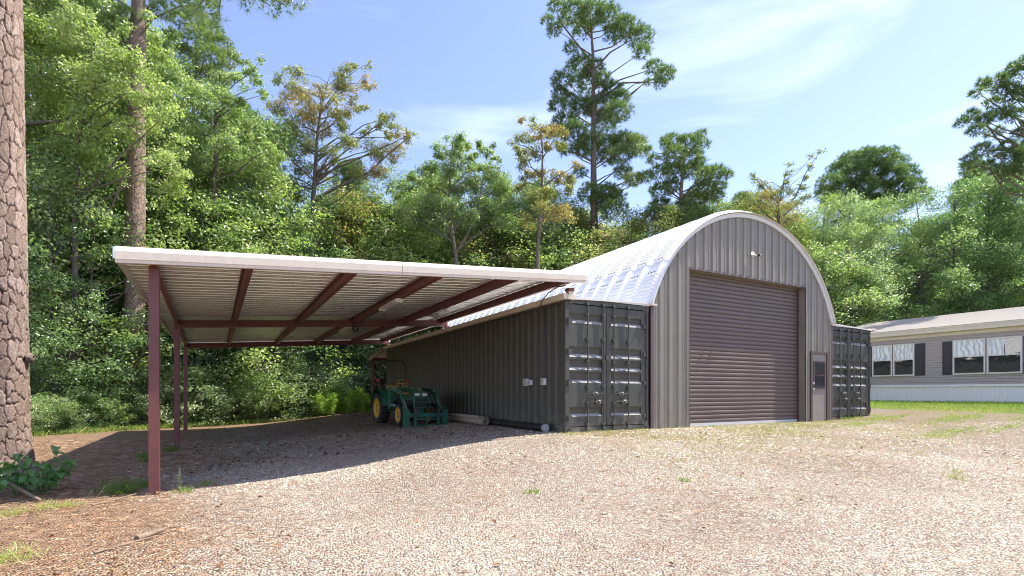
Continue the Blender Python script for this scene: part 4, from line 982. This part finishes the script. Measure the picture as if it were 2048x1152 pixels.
wood([('B', 800, 35, 345, 'mid', .9), ('B', 850, 36, 385, 'dark', 1.1), ('B', 960, 36, 400, 'olive', 1.1), ('B', 1040, 36, 410, 'mid', 1.2), ('B', 1130, 37, 415, 'olive', 1.2), ('B', 1190, 36, 430, 'rust', 1.1), ('B', 1255, 35, 432, 'olive', 1.1), ('B', 1310, 34, 425, 'olive', 1.1), ('B', 1385, 36, 420, 'mid', 1.2), ('B', 1450, 36, 415, 'olive', 1.1), ('B', 765, 35, 400, 'mid', 1.1), ('B', 850, 35, 345, 'mid', 1.0), ('B', 955, 36, 345, 'mid', 1.0), ('B', 1020, 37, 350, 'mid', .9), ('B', 1110, 38, 365, 'dark', 1.0), ('B', 1420, 37, 390, 'mid', 1.0), ('B', 1530, 36, 385, 'olive', 1.0), ('B', 900, 37, 400, 'mid', 1.2), ('B', 1000, 36, 388, 'olive', 1.1), ('B', 1090, 37, 392, 'mid', 1.1), ('B', 1160, 38, 400, 'mid', 1.2), ('B', 900, 42, 430, 'dark', 1.4), ('B', 1010, 43, 440, 'dark', 1.4), ('B', 1090, 44, 440, 'dark', 1.4), ('B', 1340, 44, 445, 'dark', 1.4), ('B', 1240, 44, 450, 'dark', 1.4), ('B', 640, 40, 430, 'mid', 1.3), ('B', 740, 41, 420, 'dark', 1.3), ('B', 820, 42, 425, 'mid', 1.3),
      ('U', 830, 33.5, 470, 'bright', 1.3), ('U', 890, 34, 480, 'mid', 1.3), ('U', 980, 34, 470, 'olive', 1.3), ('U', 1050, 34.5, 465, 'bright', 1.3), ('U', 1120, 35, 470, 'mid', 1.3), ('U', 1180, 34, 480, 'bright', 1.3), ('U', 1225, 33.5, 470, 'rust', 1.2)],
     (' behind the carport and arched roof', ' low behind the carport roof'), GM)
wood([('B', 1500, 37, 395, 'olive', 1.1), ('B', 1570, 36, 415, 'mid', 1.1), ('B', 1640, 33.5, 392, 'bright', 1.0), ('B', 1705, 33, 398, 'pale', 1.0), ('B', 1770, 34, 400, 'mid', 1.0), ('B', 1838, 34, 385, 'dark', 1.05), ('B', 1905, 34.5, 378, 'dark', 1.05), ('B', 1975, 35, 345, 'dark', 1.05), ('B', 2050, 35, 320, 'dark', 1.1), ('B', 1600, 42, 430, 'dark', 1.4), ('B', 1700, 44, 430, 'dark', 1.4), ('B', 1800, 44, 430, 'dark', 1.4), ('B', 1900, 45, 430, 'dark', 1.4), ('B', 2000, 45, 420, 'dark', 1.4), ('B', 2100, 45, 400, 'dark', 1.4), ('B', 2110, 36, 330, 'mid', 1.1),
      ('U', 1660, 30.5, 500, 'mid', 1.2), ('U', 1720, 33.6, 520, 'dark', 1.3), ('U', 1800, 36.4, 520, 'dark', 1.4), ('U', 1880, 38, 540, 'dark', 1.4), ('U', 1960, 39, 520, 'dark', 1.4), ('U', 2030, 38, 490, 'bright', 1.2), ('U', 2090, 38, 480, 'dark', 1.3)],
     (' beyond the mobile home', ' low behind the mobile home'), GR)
for i, (px, d, top) in enumerate([(150, 40, -60), (270, 44, 60), (480, 46, 210), (700, 48, 330), (860, 50, 340), (1080, 52, 370), (1480, 52, 390), (1950, 50, 330), (2080, 50, 250)]):
    put(PP[i % 2], 'pine_tree', 'background pine deep in the woods behind the nearer trees', 'tree', px, d, top, 20, 'pine', 1.1, 'pines deep in the woods')
# shrubs along the wood's edge
for i, (px, d, top, fol) in enumerate([(55, 18.2, 800, 'pale'), (90, 18.6, 790, 'mid'), (130, 19.2, 800, 'pale'), (165, 19.8, 780, 'dark'), (205, 20.4, 790, 'mid'), (243, 21.6, 815, 'pale'), (297, 22, 800, 'pale'), (325, 22.2, 770, 'pale'), (385, 23.4, 745, 'pale'), (430, 24.4, 765, 'pale'), (465, 25, 770, 'mid'), (500, 25.8, 760, 'pale'), (540, 26.8, 740, 'pale'), (575, 27.6, 745, 'mid'), (605, 28.3, 735, 'pale'), (640, 29, 735, 'pale'), (675, 31, 720, 'pale'), (710, 32.5, 725, 'pale'), (745, 34, 720, 'pale'), (780, 35, 700, 'mid'), (30, 17.6, 800, 'mid'), (110, 19.8, 740, 'dark'), (190, 21.2, 740, 'dark'), (318, 23.6, 735, 'mid'), (355, 23.2, 790, 'mid')]):
    put(SP[i % 2], 'shrub', {'pale': 'pale green small-leaved shrub along the edge of the left wood', 'mid': 'mid-green shrub at the edge of the left wood', 'dark': 'dark green shrub at the edge of the left wood'}[fol]+(', near the plated trunk' if px < 150 else ', left of the straight trunk' if px < 235 else ', round the straight trunk' if px < 315 else ', behind the outer posts' if px < 440 else ', behind the carport middle' if px < 590 else ', behind the lime weeds'), 'shrub', px, d, top, 2.3, fol, 1.25, 'shrubs along the edge of the left wood')

# --- the two pine trunks on the left
def plated_trunk(x, y, r0, taper, zlo, zhi, nt, nz, cw, ch, depth, seed, lean=(0, 0), flare=.25, parent=None):
    rg = np.random.default_rng(seed)
    th = np.linspace(0, 2*pi, nt, endpoint=False); zz = np.linspace(zlo, zhi, nz); T, Z = np.meshgrid(th, zz)
    nu = int(round(2*pi*r0/cw)); U = T/(2*pi)*nu; Vv = Z/ch+.18*np.sin(T*3+Z*2); U = U+.28*np.sin(Z*2.1+T)+.10*np.sin(Z*11+T*5)+.045*np.sin(Z*29+T*7+1); Vv = Vv+.11*np.sin(T*13+Z*3)+.04*np.sin(T*37+Z*5)
    iu = np.floor(U).astype(int); iv = np.floor(Vv).astype(int)
    jr = rg.uniform(.1, .9, (nu, 400, 3)); rowo = np.floor(U).astype(int); best = np.full(U.shape, 9.); sec = np.full(U.shape, 9.); cid = np.zeros(U.shape); ctint = np.zeros(U.shape)
    for du in (-1, 0, 1):
        for dv in (-1, 0, 1):
            a = iu+du; b = iv+dv; q = jr[a % nu, (b+100) % 400]
            ax_, ay_ = np.abs(a+q[..., 0]-U), np.abs(b+q[..., 1]-Vv); dd = .6*np.maximum(ax_, ay_)+.4*np.hypot(ax_, ay_)
            closer = dd < best; sec = np.where(closer, best, np.minimum(sec, dd)); ctint = np.where(closer, q[..., 2], ctint); best = np.where(closer, dd, best)
    cw2 = .07+.16*(.5+.5*np.sin(U*1.7+Vv*2.3+np.sin(Vv*5))*np.sin(U*3.1-Vv*1.3)); e = np.clip((sec-best)/cw2, 0, 1)
    fine = sum(np.sin(U*f*1.3+p)*np.sin(Vv*f+p*2) for f, p in ((5, 1.), (9, 2.), (14, .5)))/3
    h = smooth01(e)*(depth*(.65+.6*ctint))+fine*depth*.18*e
    zr = (Z-zlo); r = r0*(1-taper*zr)+flare*r0*np.exp(-np.maximum(zr-.2, 0)/.35)*(1+.25*np.cos(T*4+1))
    rr = r+h-depth*.6
    v = np.stack([rr*np.cos(T)+lean[0]*zr, rr*np.sin(T)+lean[1]*zr, Z], -1).reshape(-1, 3)
    flk = np.sin(U*11+np.sin(Vv*7)*2)*np.sin(Vv*9+np.sin(U*5)*2); h = h+depth*.22*np.where(flk > .1, 1, 0)*e; tint = np.where(e < .34, .05+.3*e, .34+.40*ctint+.12*fine+.10*np.where(flk > .1, 1, -.6))
    ii = np.arange(nt*nz).reshape(nz, nt); jj = np.roll(ii, -1, 1)
    f = np.stack([ii[:-1], jj[:-1], jj[1:], ii[1:]], -1).reshape(-1, 4)
    return arrmesh('trunk', v, f, M['bark_plates'], tint.ravel(), True)
x1, y1 = -10.03, 3.42; g1 = gzf(x1, y1)
bp = thing('pine_tree', 'huge pine trunk with plated bark at the left edge beside a leafy plant', 'tree', (x1, y1, g1))
link('trunk', plated_trunk(0, 0, .385, .014, -.2, 9.6, 260, 560, .135, .30, .026, 5, lean=(-.010, .006), flare=.32), bp)
rgp = np.random.default_rng(77); b = MB(); tl = [(-.095, .055, 9.3), (-.05, .05, 13), (.0, .1, 17), (.1, 0, 21)]; b.tube(tl, [.33, .31, .2, .06], 12, cap=False)
cs = [(np.array([cos(k*2.4)*q, sin(k*2.4)*q, z]), r) for k, (q, z, r) in enumerate([(3.0, 14, .9), (2.6, 15, .9), (3.2, 15.6, 1), (2.2, 16.5, 1), (2.8, 17.2, .9), (1.8, 18.2, 1), (2.1, 19, .9), (1.2, 20, 1), (1.0, 21, 1), (.2, 21.8, .9), (1.6, 17.8, .9), (2.4, 18.6, .8)])]
B1 = np.array([x1, y1, g1])
for px, py, d, r in [(500, 6, 14, .32), (540, 12, 14, .34), (575, 14, 14.1, .36), (585, -8, 14, .4), (470, -20, 14, .4), (415, 10, 13.6, .40), (385, 30, 13.6, .25), (435, 40, 13.7, .22), (400, -25, 13.5, .5), (530, -35, 14, .5)]:
    cs.append((W(px, py, d)-B1, r))
limbs(b, tl, [.37, .31, .2, .06], [c for c, _ in cs[:12]], rgp, r1=.09)
b.tube([(0, 0, 12.0), W(300, -180, 12)-B1, W(400, -60, 13.5)-B1, W(500, -25, 14)-B1, W(580, 5, 14)-B1], [.10, .08, .055, .035, .012], 6, cap=False)
for c, r in cs[12:]: b.tube([W(450, -45, 13.8)-B1, (c+W(450, -45, 13.8)-B1)/2+np.array([0, 0, .1]), c], [.03, .02, .008], 4, cap=False)
link('limbs', b.mesh('limbs', M['pine_bark']), bp)
cl = Cloud()
for c, r in cs: pine_clump(cl, c, r, rgp, .45, 1.3, L=.2, Wd=.012)
o = link('crown', cl.mesh('crown', FOL['pine']), bp); o['kind'] = 'stuff'
# knot on the big trunk
q = MB(); kp = Vector((cos(R(-8))*.40, sin(R(-8))*.40, 2.15))
q.lathe([(.10, -.03), (.085, .03), (.05, .06), (.03, .035), (0, .03)], 9, Matrix.Translation(kp) @ Matrix.Rotation(R(-8), 4, 'Z')); q.build('knot', M['pine_bark'], bp)
x2, y2 = W(268, 785, 22.6)[:2]; g2_ = gzf(x2, y2)
bp2 = thing('pine_tree', 'straight bare pine trunk behind the outer carport posts', 'tree', (x2, y2, g2_))
lean = (.008, -.006)
link('trunk', plated_trunk(0, 0, .39, .012, -.2, 17, 110, 380, .15, .23, .022, 6, lean=lean), bp2)
b = MB(); top = np.array([.008*17, -.006*17, 16.8]); tl = [tuple(top), tuple(top+np.array([.1, 0, 4])), tuple(top+np.array([.1, .1, 9]))]; b.tube(tl, [.31, .2, .05], 10, cap=False)
cs = [(top+np.array([cos(k*2.4)*q, sin(k*2.4)*q, z]), 1.0) for k, (q, z) in enumerate([(2.2, 2.5), (3, 3), (2.5, 4), (3, 5), (2.2, 5.5), (2.6, 6.5), (1.6, 7.5), (1, 8.5), (.2, 9.3)])]
B2 = np.array([x2, y2, g2_])
for px, py, r in [(215, 45, .5), (235, 70, .45), (250, 30, .5), (205, 80, .4), (320, 20, .5), (340, -10, .6)]: cs.append((W(px, py, 22.2)-B2, r))
full = [(0, 0, 0)]+tl
limbs(b, full, [.36, .31, .2, .05], [c for c, _ in cs], rgp, r1=.08); link('limbs', b.mesh('limbs', M['pine_bark']), bp2)
cl = Cloud()
for c, r in cs: pine_clump(cl, c, r, rgp, .5, 1.2)
o = link('crown', cl.mesh('crown', FOL['pine']), bp2); o['kind'] = 'stuff'
# thin bare stems inside the wood
for i, (px, d, top, r) in enumerate([(118, 21.5, 420, .06), (345, 25, 520, .10), (520, 28, 560, .07), (60, 23, 300, .12), (665, 31, 560, .06), (150, 24, 300, .09), (560, 30, 540, .06), (700, 33, 560, .09), (735, 33, 600, .06), (455, 27, 560, .05)]):
    p = W(px, 785, d); z = gzf(p[0], p[1]); q = W(px+((i*37) % 17)-8, top, d)
    t = thing('bare_stem', 'thin bare trunk among the shrubs of the left wood', 'tree trunk', (p[0], p[1], z), 0, 'thin bare trunks in the left wood')
    m_ = MB(); e = q-np.array([p[0], p[1], z]); m_.tube([(0, 0, -.1), e*.35+np.array([.06, 0, 0]), e*.7+np.array([-.05, .04, 0]), e], [r, r*.85, r*.7, r*.4], 7); m_.build('trunk', M['bark'], t)

# --- dog fennel and weeds at the back corner
def fennel(px, d, h, seed, label):
    rg = np.random.default_rng(seed); p = W(px, 785, d); z = gzf(p[0], p[1])
    t = thing('dog_fennel', label, 'weed', (p[0], p[1], z), 0, 'feathery lime weeds behind the carport'); b = MB(); cl = Cloud()
    for k in range(9):
        a = rg.uniform(0, 6.28); sp = rg.uniform(.1, .55); hh_ = h*rg.uniform(.7, 1.05)
        e = np.array([cos(a)*sp, sin(a)*sp, hh_]); s0 = np.array([cos(a)*sp*.3, sin(a)*sp*.3, 0]); b.tube([s0, (s0+e)/2-np.array([cos(a), sin(a), 0])*.05, e], [.012, .009, .004], 4, cap=False)
        n_ = 190; u = rg.uniform(.22, 1.0, n_)[:, None]; P = s0+(e-s0)*u
        D = rg.normal(size=(n_, 3))*np.array([1, 1, .4]); D[:, 2] += .8
        cl.blades(P, D, .30, .016, rg, .1, .95, sag=.25)
    b.build('stem', FOL['lime'], t); o = link('foliage', cl.mesh('foliage', FOL['lime']), t); o['kind'] = 'stuff'
for k, (px, d, h) in enumerate([(640, 27.6, 1.55), (668, 28.0, 1.75), (695, 28.2, 1.45), (720, 28.6, 1.6), (655, 26.8, 1.2), (735, 29.2, 1.3)]): fennel(px, d, h, 300+k, 'feathery lime-green weed clump at the back corner beyond the carport')
rg = np.random.default_rng(5)
cl = Cloud()
def edge_y(px): return np.interp(px, [40, 150, 268, 400, 560, 740], [18.2, 19.4, 21.0, 23.2, 26.6, 29.6])
px_ = rg.uniform(40, 770, 1500); dd = edge_y(px_)+rg.normal(0, .5, 1500)+.2
P = np.array([W(a, 785, b_) for a, b_ in zip(px_, dd)]); P[:, 2] = gz(P[:, 0], P[:, 1])
k = 6; P2 = np.repeat(P, k, 0)+rg.normal(size=(1500*k, 3))*np.array([.08, .08, 0]); D = rg.normal(size=P2.shape)*np.array([.5, .5, .1]); D[:, 2] = 1
cl.blades(P2, D, .32, .014, rg, .1, .95, sag=.3)
o = link('weeds', cl.mesh('weeds', FOL['grass'])); tag(o, 'ragged grass and low weeds along the foot of the left wood', 'weeds', kind='stuff')

# --- lawn, dry grass at the front wall, tufts
cl = Cloud(); n_ = 15000
x = rg.uniform(13.2, 21.4, n_); y = rg.uniform(-9, 8, n_); keep = (x > 15.1+np.sin(y*1.3)*.3+rg.normal(0, .35, n_))
x, y = x[keep], y[keep]; P = np.stack([x, y, gz(x, y)], -1); D = rg.normal(size=P.shape)*.45; D[:, 2] = 1
tl_ = np.clip((x-15)/3, 0, 1); cl.blades(P, D, .11, .012, rg, .2, .7); cl.T[-1] = np.repeat(np.clip(1-tl_*.75+rg.normal(0, .18, len(x)), .25, 1), 5)
o = link('lawn', cl.mesh('lawn', FOL['grass'])); tag(o, 'bright strip of grass in front of the white skirting', 'grass', kind='stuff')
cl = Cloud(); n_ = 1900
x = rg.uniform(-.3, 11.5, n_); y = -np.abs(rg.normal(0, 1.9, n_))-.05; pt_ = (np.sin(x*1.9+y)+np.sin(x*.7-y*2.3+1)+rg.normal(0, .8, n_)) > .2
edge = y > -.28; pt_ |= edge
x, y = x[pt_], y[pt_]; P = np.stack([x, y, gz(x, y)], -1); k = 8; P = np.repeat(P, k, 0)+rg.normal(size=(len(P)*k, 3))*np.array([.05, .05, 0]); P[:, 2] = gz(P[:, 0], P[:, 1])
D = rg.normal(size=P.shape)*.7; D[:, 2] = .8; cl.blades(P, D, .085, .006, rg, 0, .8, sag=.3)
o = link('dry_grass', cl.mesh('dry_grass', FOL['drygrass'])); tag(o, 'thin yellowed grass along the foot of the arched front wall', 'grass', kind='stuff')
def tuft_mesh(seed, n, L, wid, spread, sag, fol, t0, t1):
    rg = np.random.default_rng(seed); cl = Cloud(); P = rg.normal(size=(n, 3))*np.array([spread*.35, spread*.35, 0]); D = rg.normal(size=(n, 3))*np.array([spread*3, spread*3, 0]); D[:, 2] = 1
    cl.blades(P, D, L, wid, rg, t0, t1, sag=sag); return cl.mesh('blades', FOL[fol])
TM = [tuft_mesh(1, 150, .34, .007, .26, .55, 'grass', .05, .5), tuft_mesh(2, 80, .20, .005, .24, .4, 'grass', .5, 1.0), tuft_mesh(3, 60, .10, .006, .14, .2, 'grass', .2, .8), tuft_mesh(4, 60, .12, .005, .16, .3, 'drygrass', .0, .9)]
TL_ = [(-7.82, .22, 0, 1.2, 'dark drooping grass clump beside the outermost front carport post'), (-7.55, .75, 0, .8, 'low grass clump in shade just behind the front carport post'), (-8.75, -.80, 1, 1.0, 'yellow-green grass tuft below the big plated pine trunk'), (-8.45, -.55, 1, 1.1, 'sunlit grass tuft on the right of the leafy plant by the pine'), (-8.25, -.50, 1, .8, 'small sunlit tuft beside the broken twig near the pine'),
       (-8.12, -3.1, 1, 1.25, 'bushy tuft at the bottom left corner of the pine straw'), (-2.95, -3.5, 2, 1.0, 'single small green weed in the open gravel'), (-.8, -4.05, 2, .8, 'tiny weed tuft on the gravel in front of the roll-up door'), (3.9, -5.4, 3, 1.3, 'dry grass tuft on the gravel at right foreground'), (4.5, -5.2, 3, .9, 'smaller dry tuft beside another at right foreground'),
       (-7.0, -.15, 2, 1.3, 'short grass right at the foot of the front carport post'), (-6.75, .35, 2, 1.2, 'grass patch on the shadow edge right of the front post'), (12.2, -.15, 1, .8, 'green weed at the right corner of the far container'), (10.6, -.15, 2, 1.4, 'weed growing against the far container doors'), (11.3, -.18, 2, 1.1, 'short weed under the far container lock bars'), (-7.9, 4.2, 0, .9, 'dark weeds under the carport roof edge'), (-8.1, 5.2, 0, .8, 'dark weeds farther back under the carport edge'), (-7.7, 6.4, 0, .8, 'dark weeds beside the middle outer carport post')]
for x, y, k, s, lab in TL_:
    t = thing('grass_tuft', lab, 'grass tuft', (x, y, gzf(x, y)-.005), x*3 % 6.28, 'grass tufts'); t.scale = (s, s, s); o = link('blades', TM[k], t); o['kind'] = 'stuff'
# green patches creeping over the gravel at right
cl = Cloud(); rgq = np.random.default_rng(9)
for cx, cy, sx_, sy_, n_ in [(13.2, -2.0, .8, .22, 260), (10.5, -2.9, .9, .14, 170), (12.2, -3.4, .7, .12, 90), (11.6, -.7, .6, .16, 150), (14.3, -3.3, .6, .2, 110), (9.4, -1.1, .5, .10, 80)]:
    x = rgq.normal(cx, sx_, n_); y = rgq.normal(cy, sy_, n_); P = np.stack([x, y, gz(x, y)], -1); P = np.repeat(P, 5, 0)+rgq.normal(size=(n_*5, 3))*np.array([.04, .04, 0]); D = rgq.normal(size=P.shape)*.9; D[:, 2] = .7
    cl.blades(P, D, .08, .008, rgq, .3, .95, sag=.3)
o = link('ground_cover', cl.mesh('ground_cover', FOL['grass'])); tag(o, 'thin green weeds creeping over the gravel near the far container', 'weeds', kind='stuff')

# --- leafy plant at the foot of the big pine, each leaf its own piece
pl = thing('leafy_plant', 'low green plant with broad leaves at the foot of the plated pine', 'plant', (-8.92, .80, gzf(-8.92, .80)))
cl = Cloud(); a = np.array([0, 0, 0.]); n_ = 9; us = np.linspace(0, 1, n_); wv = .5*np.sin(pi*us**.75)*(1+.12*np.cos(us*18)); L = .145
V = []; 
for u, w_ in zip(us, wv):
    z = .03*sin(pi*u)-.03*u*u
    V += [(u*L, -w_*L*.85, z+.018*w_*2), (u*L, 0, z), (u*L, w_*L*.85, z+.018*w_*2)]
F_ = []
for i in range(n_-1): F_ += [(3*i, 3*i+3, 3*i+4), (3*i, 3*i+4, 3*i+1), (3*i+1, 3*i+4, 3*i+5), (3*i+1, 3*i+5, 3*i+2)]
lm = [arrmesh('leaf', V, F_, FOL['plant'], np.full(len(V), t)) for t in (.1, .45, .8)]
rg = np.random.default_rng(12); st = MB()
for s_ in range(26):
    a = rg.uniform(0, 6.28); sp = rg.uniform(.08, .75); hgt = rg.uniform(.18, .58)*(1 if s_ < 17 else 1.25)
    e = Vector((cos(a)*sp, sin(a)*sp*1.1, hgt)); s0 = Vector((cos(a)*sp*.35, sin(a)*sp*.35, -.02)); m_ = (s0+e)/2+Vector((0, 0, .1)); st.tube([s0, m_, e], [.006, .005, .003], 4, cap=False)
    for q_ in range(7):
        u = .35+.65*q_/6; p = s0.lerp(m_, u*2) if u < .5 else m_.lerp(e, u*2-1)
        link('leaf', lm[(s_+q_) % 3], pl, p, (rg.normal(0, .35), rg.uniform(-.1, .7), a+rg.uniform(-1.6, 1.6))).scale = (rg.uniform(.6, 1.1),)*3
st.build('stem', FOL['plant'], pl)
def stick(pts, r, lab, name='stick', m='wood'):
    z0 = [(x, y, gzf(x, y)+dz) for x, y, dz in pts]; b = MB(); b.tube(z0, [r*(1-.4*i/(len(pts)-1)) for i in range(len(pts))], 7); tag(b.build(name, M[m]), lab, name.replace('_', ' '))
stick([(-9.75, 1.6, .30), (-9.1, .6, .16), (-8.65, -.05, .03)], .032, 'grey-brown fallen branch leaning into the plant by the pine', 'fallen_branch')
stick([(-8.0, -.62, .02), (-7.75, -.35, .03), (-7.58, -.20, .05)], .014, 'thin pale twig on the straw below the plated pine')
stick([(-7.22, -2.95, .03), (-7.02, -2.72, .045)], .035, 'short brown wood chunk lying on the pine straw', 'wood_chunk')
stick([(-7.5, -3.25, .015), (-7.2, -3.05, .03), (-7.05, -2.85, .02)], .012, 'thin twig touching the short brown wood chunk')
stick([(-10.9, 12.6, .02), (-10.6, 12.9, .35)], .02, 'leaning dead twig at the edge of the straw by the shrubs')
# weed stalk by the post
t = thing('weed_stalk', 'dry weed stalk standing right of the front carport post', 'weed', (-7.05, -.28, gzf(-7.05, -.28))); b = MB(); b.tube([(0, 0, 0), (.02, 0, .2), (-.01, .02, .38)], [.005, .004, .002], 4); b.build('stem', FOL['drygrass'], t)
cl = Cloud(); P = np.array([[0, 0, z] for z in np.linspace(.1, .38, 26)]); cl.blades(P, rg.normal(size=P.shape)+np.array([0, 0, .6]), .05, .005, rg, .3, 1); o = link('seed_head', cl.mesh('seed_head', FOL['drygrass']), t); o['kind'] = 'stuff'

# ------------------------------------------------------------------ gravel, needles, fallen leaves
ST = tint_mat('gravel_stones', [(0, (0.174, 0.131, 0.084)), (.16, (0.348, 0.273, 0.189)), (.4, (0.492, 0.417, 0.321)), (.7, (0.579, 0.520, 0.418)), (.92, (0.671, 0.647, 0.554)), (1, (0.488, 0.288, 0.158))], .85, 0, .25)
rg = np.random.default_rng(2024)
def straw_w(x, y): return x+1.3*np.sin(x*.9+y*.7)*.35+1.1*np.sin(y*1.1+.4)*.3-.11*np.clip(-y, 0, 6)
def scatter(d0, d1, n, wide=1.12):
    d = np.sqrt(rg.uniform(d0*d0, d1*d1, n)); u = rg.uniform(-wide, wide, n)*d
    return CAM.x+u*.8765+d*.4813, CAM.y-u*.4813+d*.8765
def keepers(x, y):
    inb = (x > -.03) & (x < 12.5) & (y > -.02)
    return (~inb) & (x < 13.6+np.sin(y)*.3) & (y < 15.8)
def patch(x, y): return (np.sin(x*.83+1.3*np.sin(y*.61))*np.sin(y*.97+1.1*np.sin(x*.47)+2)+.6*np.sin(x*2.1+y*1.3+np.sin(y*2.2))*np.sin(y*2.6-x*.8))/1.4
V, Fc, T = [], [], []; kk = 0
oct_ = np.array([[1, 0, 0], [-.9, .15, 0], [.1, 1, 0], [-.1, -1, .1], [.1, .1, .48], [0, -.1, -.45]]); of = np.array([[0, 2, 4], [2, 1, 4], [1, 3, 4], [3, 0, 4], [0, 3, 5], [3, 1, 5]])
for d0, d1, n, r in ((3.2, 5.0, 46000, .0080), (5.0, 7.5, 64000, .0092), (7.5, 10.5, 54000, .0118), (10.5, 15, 34000, .016)):
    x, y = scatter(d0, d1, n); pf = patch(x, y); ok = keepers(x, y) & (straw_w(x, y)+rg.normal(0, .85, n) > -6.95) & (rg.uniform(0, 1, n) < .92+.4*pf); x, y = x[ok], y[ok]; n = len(x)
    s = r*np.exp(rg.normal(0, .30, n)); a = rg.uniform(0, 6.28, n); sh = oct_[None]*(1+rg.normal(0, .24, (n, 6, 3))); sh = sh*np.stack([rg.uniform(.8, 1.3, n), rg.uniform(.65, 1, n), rg.uniform(.7, 1.1, n)], -1)[:, None, :]
    tz = rg.normal(0, .35, n); ca, sa = np.cos(a)[:, None], np.sin(a)[:, None]
    X_ = sh[..., 0]*ca-sh[..., 1]*sa; Y_ = sh[..., 0]*sa+sh[..., 1]*ca; Z_ = sh[..., 2]+sh[..., 0]*tz[:, None]*.5
    v = np.stack([X_, Y_, Z_], -1)*s[:, None, None]; v[..., 0] += x[:, None]; v[..., 1] += y[:, None]; v[..., 2] += (gz(x, y)+s*.04)[:, None]
    V.append(v.reshape(-1, 3)); Fc.append((of[None]+(np.arange(n)*6+kk)[:, None, None]).reshape(-1, 3)); kk += 6*n; T.append(np.repeat(np.clip(rg.beta(2.4, 2.0, n)*.93+.09*patch(x, y), .02, .95)+(rg.uniform(0, 1, n) > .975)*.5, 6))
o = link('gravel', arrmesh('gravel', np.concatenate(V), np.concatenate(Fc), ST, np.clip(np.concatenate(T), 0, 1))); tag(o, 'pale crushed stone gravel covering the yard', 'gravel', kind='stuff')
NM = tint_mat('fallen_needles', [(0, (0.162, 0.077, 0.041)), (.4, (0.342, 0.189, 0.099)), (.75, (0.486, 0.324, 0.189)), (1, (0.594, 0.468, 0.342))], .8, 0, .2)
cl = Cloud()
def needle_field(d0, d1, n, L, wd, cond, wide=1.12):
    x, y = scatter(d0, d1, n, wide); ok = cond(x, y); x, y = x[ok], y[ok]; P = np.stack([x, y, gz(x, y)+rg.uniform(.004, .022, len(x))], -1); D = rg.normal(size=P.shape); D[:, 2] = rg.normal(0, .10, len(x))
    cl.blades(P, D, L, wd, rg, 0, 1)
needle_field(3.2, 9, 26000, .15, .0035, lambda x, y: (straw_w(x, y)+rg.normal(0, .7, len(x)) < -6.5) & keepers(x, y))
needle_field(9, 16, 20000, .2, .006, lambda x, y: (straw_w(x, y)+rg.normal(0, .5, len(x)) < -6.9) & keepers(x, y))
pn = lambda x, y: (np.sin(x*1.3+y*.8+1)+np.sin(x*.5-y*1.7)+np.sin(x*2.9+y*2.1)*.6+rg.normal(0, .45, len(x)) > 1.0) & keepers(x, y)
needle_field(3.4, 12, 26000, .13, .004, pn)
o = link('pine_straw', cl.mesh('pine_straw', NM)); tag(o, 'orange-brown pine needles littering the ground by the pine', 'pine straw', kind='stuff')
cl = Cloud(); LM = tint_mat('fallen_leaves', [(0, (.10, .05, .03)), (.5, (.25, .12, .06)), (1, (.42, .25, .13))], .7, .1)
x, y = scatter(3.4, 13, 800); ok = keepers(x, y) & ((x < -6) | (rg.uniform(0, 1, 800) < .22)); x, y = x[ok], y[ok]; P = np.stack([x, y, gz(x, y)+.02], -1); N = rg.normal(size=P.shape)*.35; N[:, 2] = 1
cl.leaves(P, unit(N), .075, .05, rg, 0, 1, droop=0)
x = rg.uniform(-7.4, -1, 500); y = rg.uniform(1.5, 15, 500); P = np.stack([x, y, gz(x, y)+.02], -1); N = rg.normal(size=P.shape)*.35; N[:, 2] = 1; cl.leaves(P, unit(N), .10, .07, rg, 0, .5, droop=0)
o = link('fallen_leaves', cl.mesh('fallen_leaves', LM)); tag(o, 'scattered dry brown leaves on the gravel and straw', 'fallen leaves', kind='stuff')
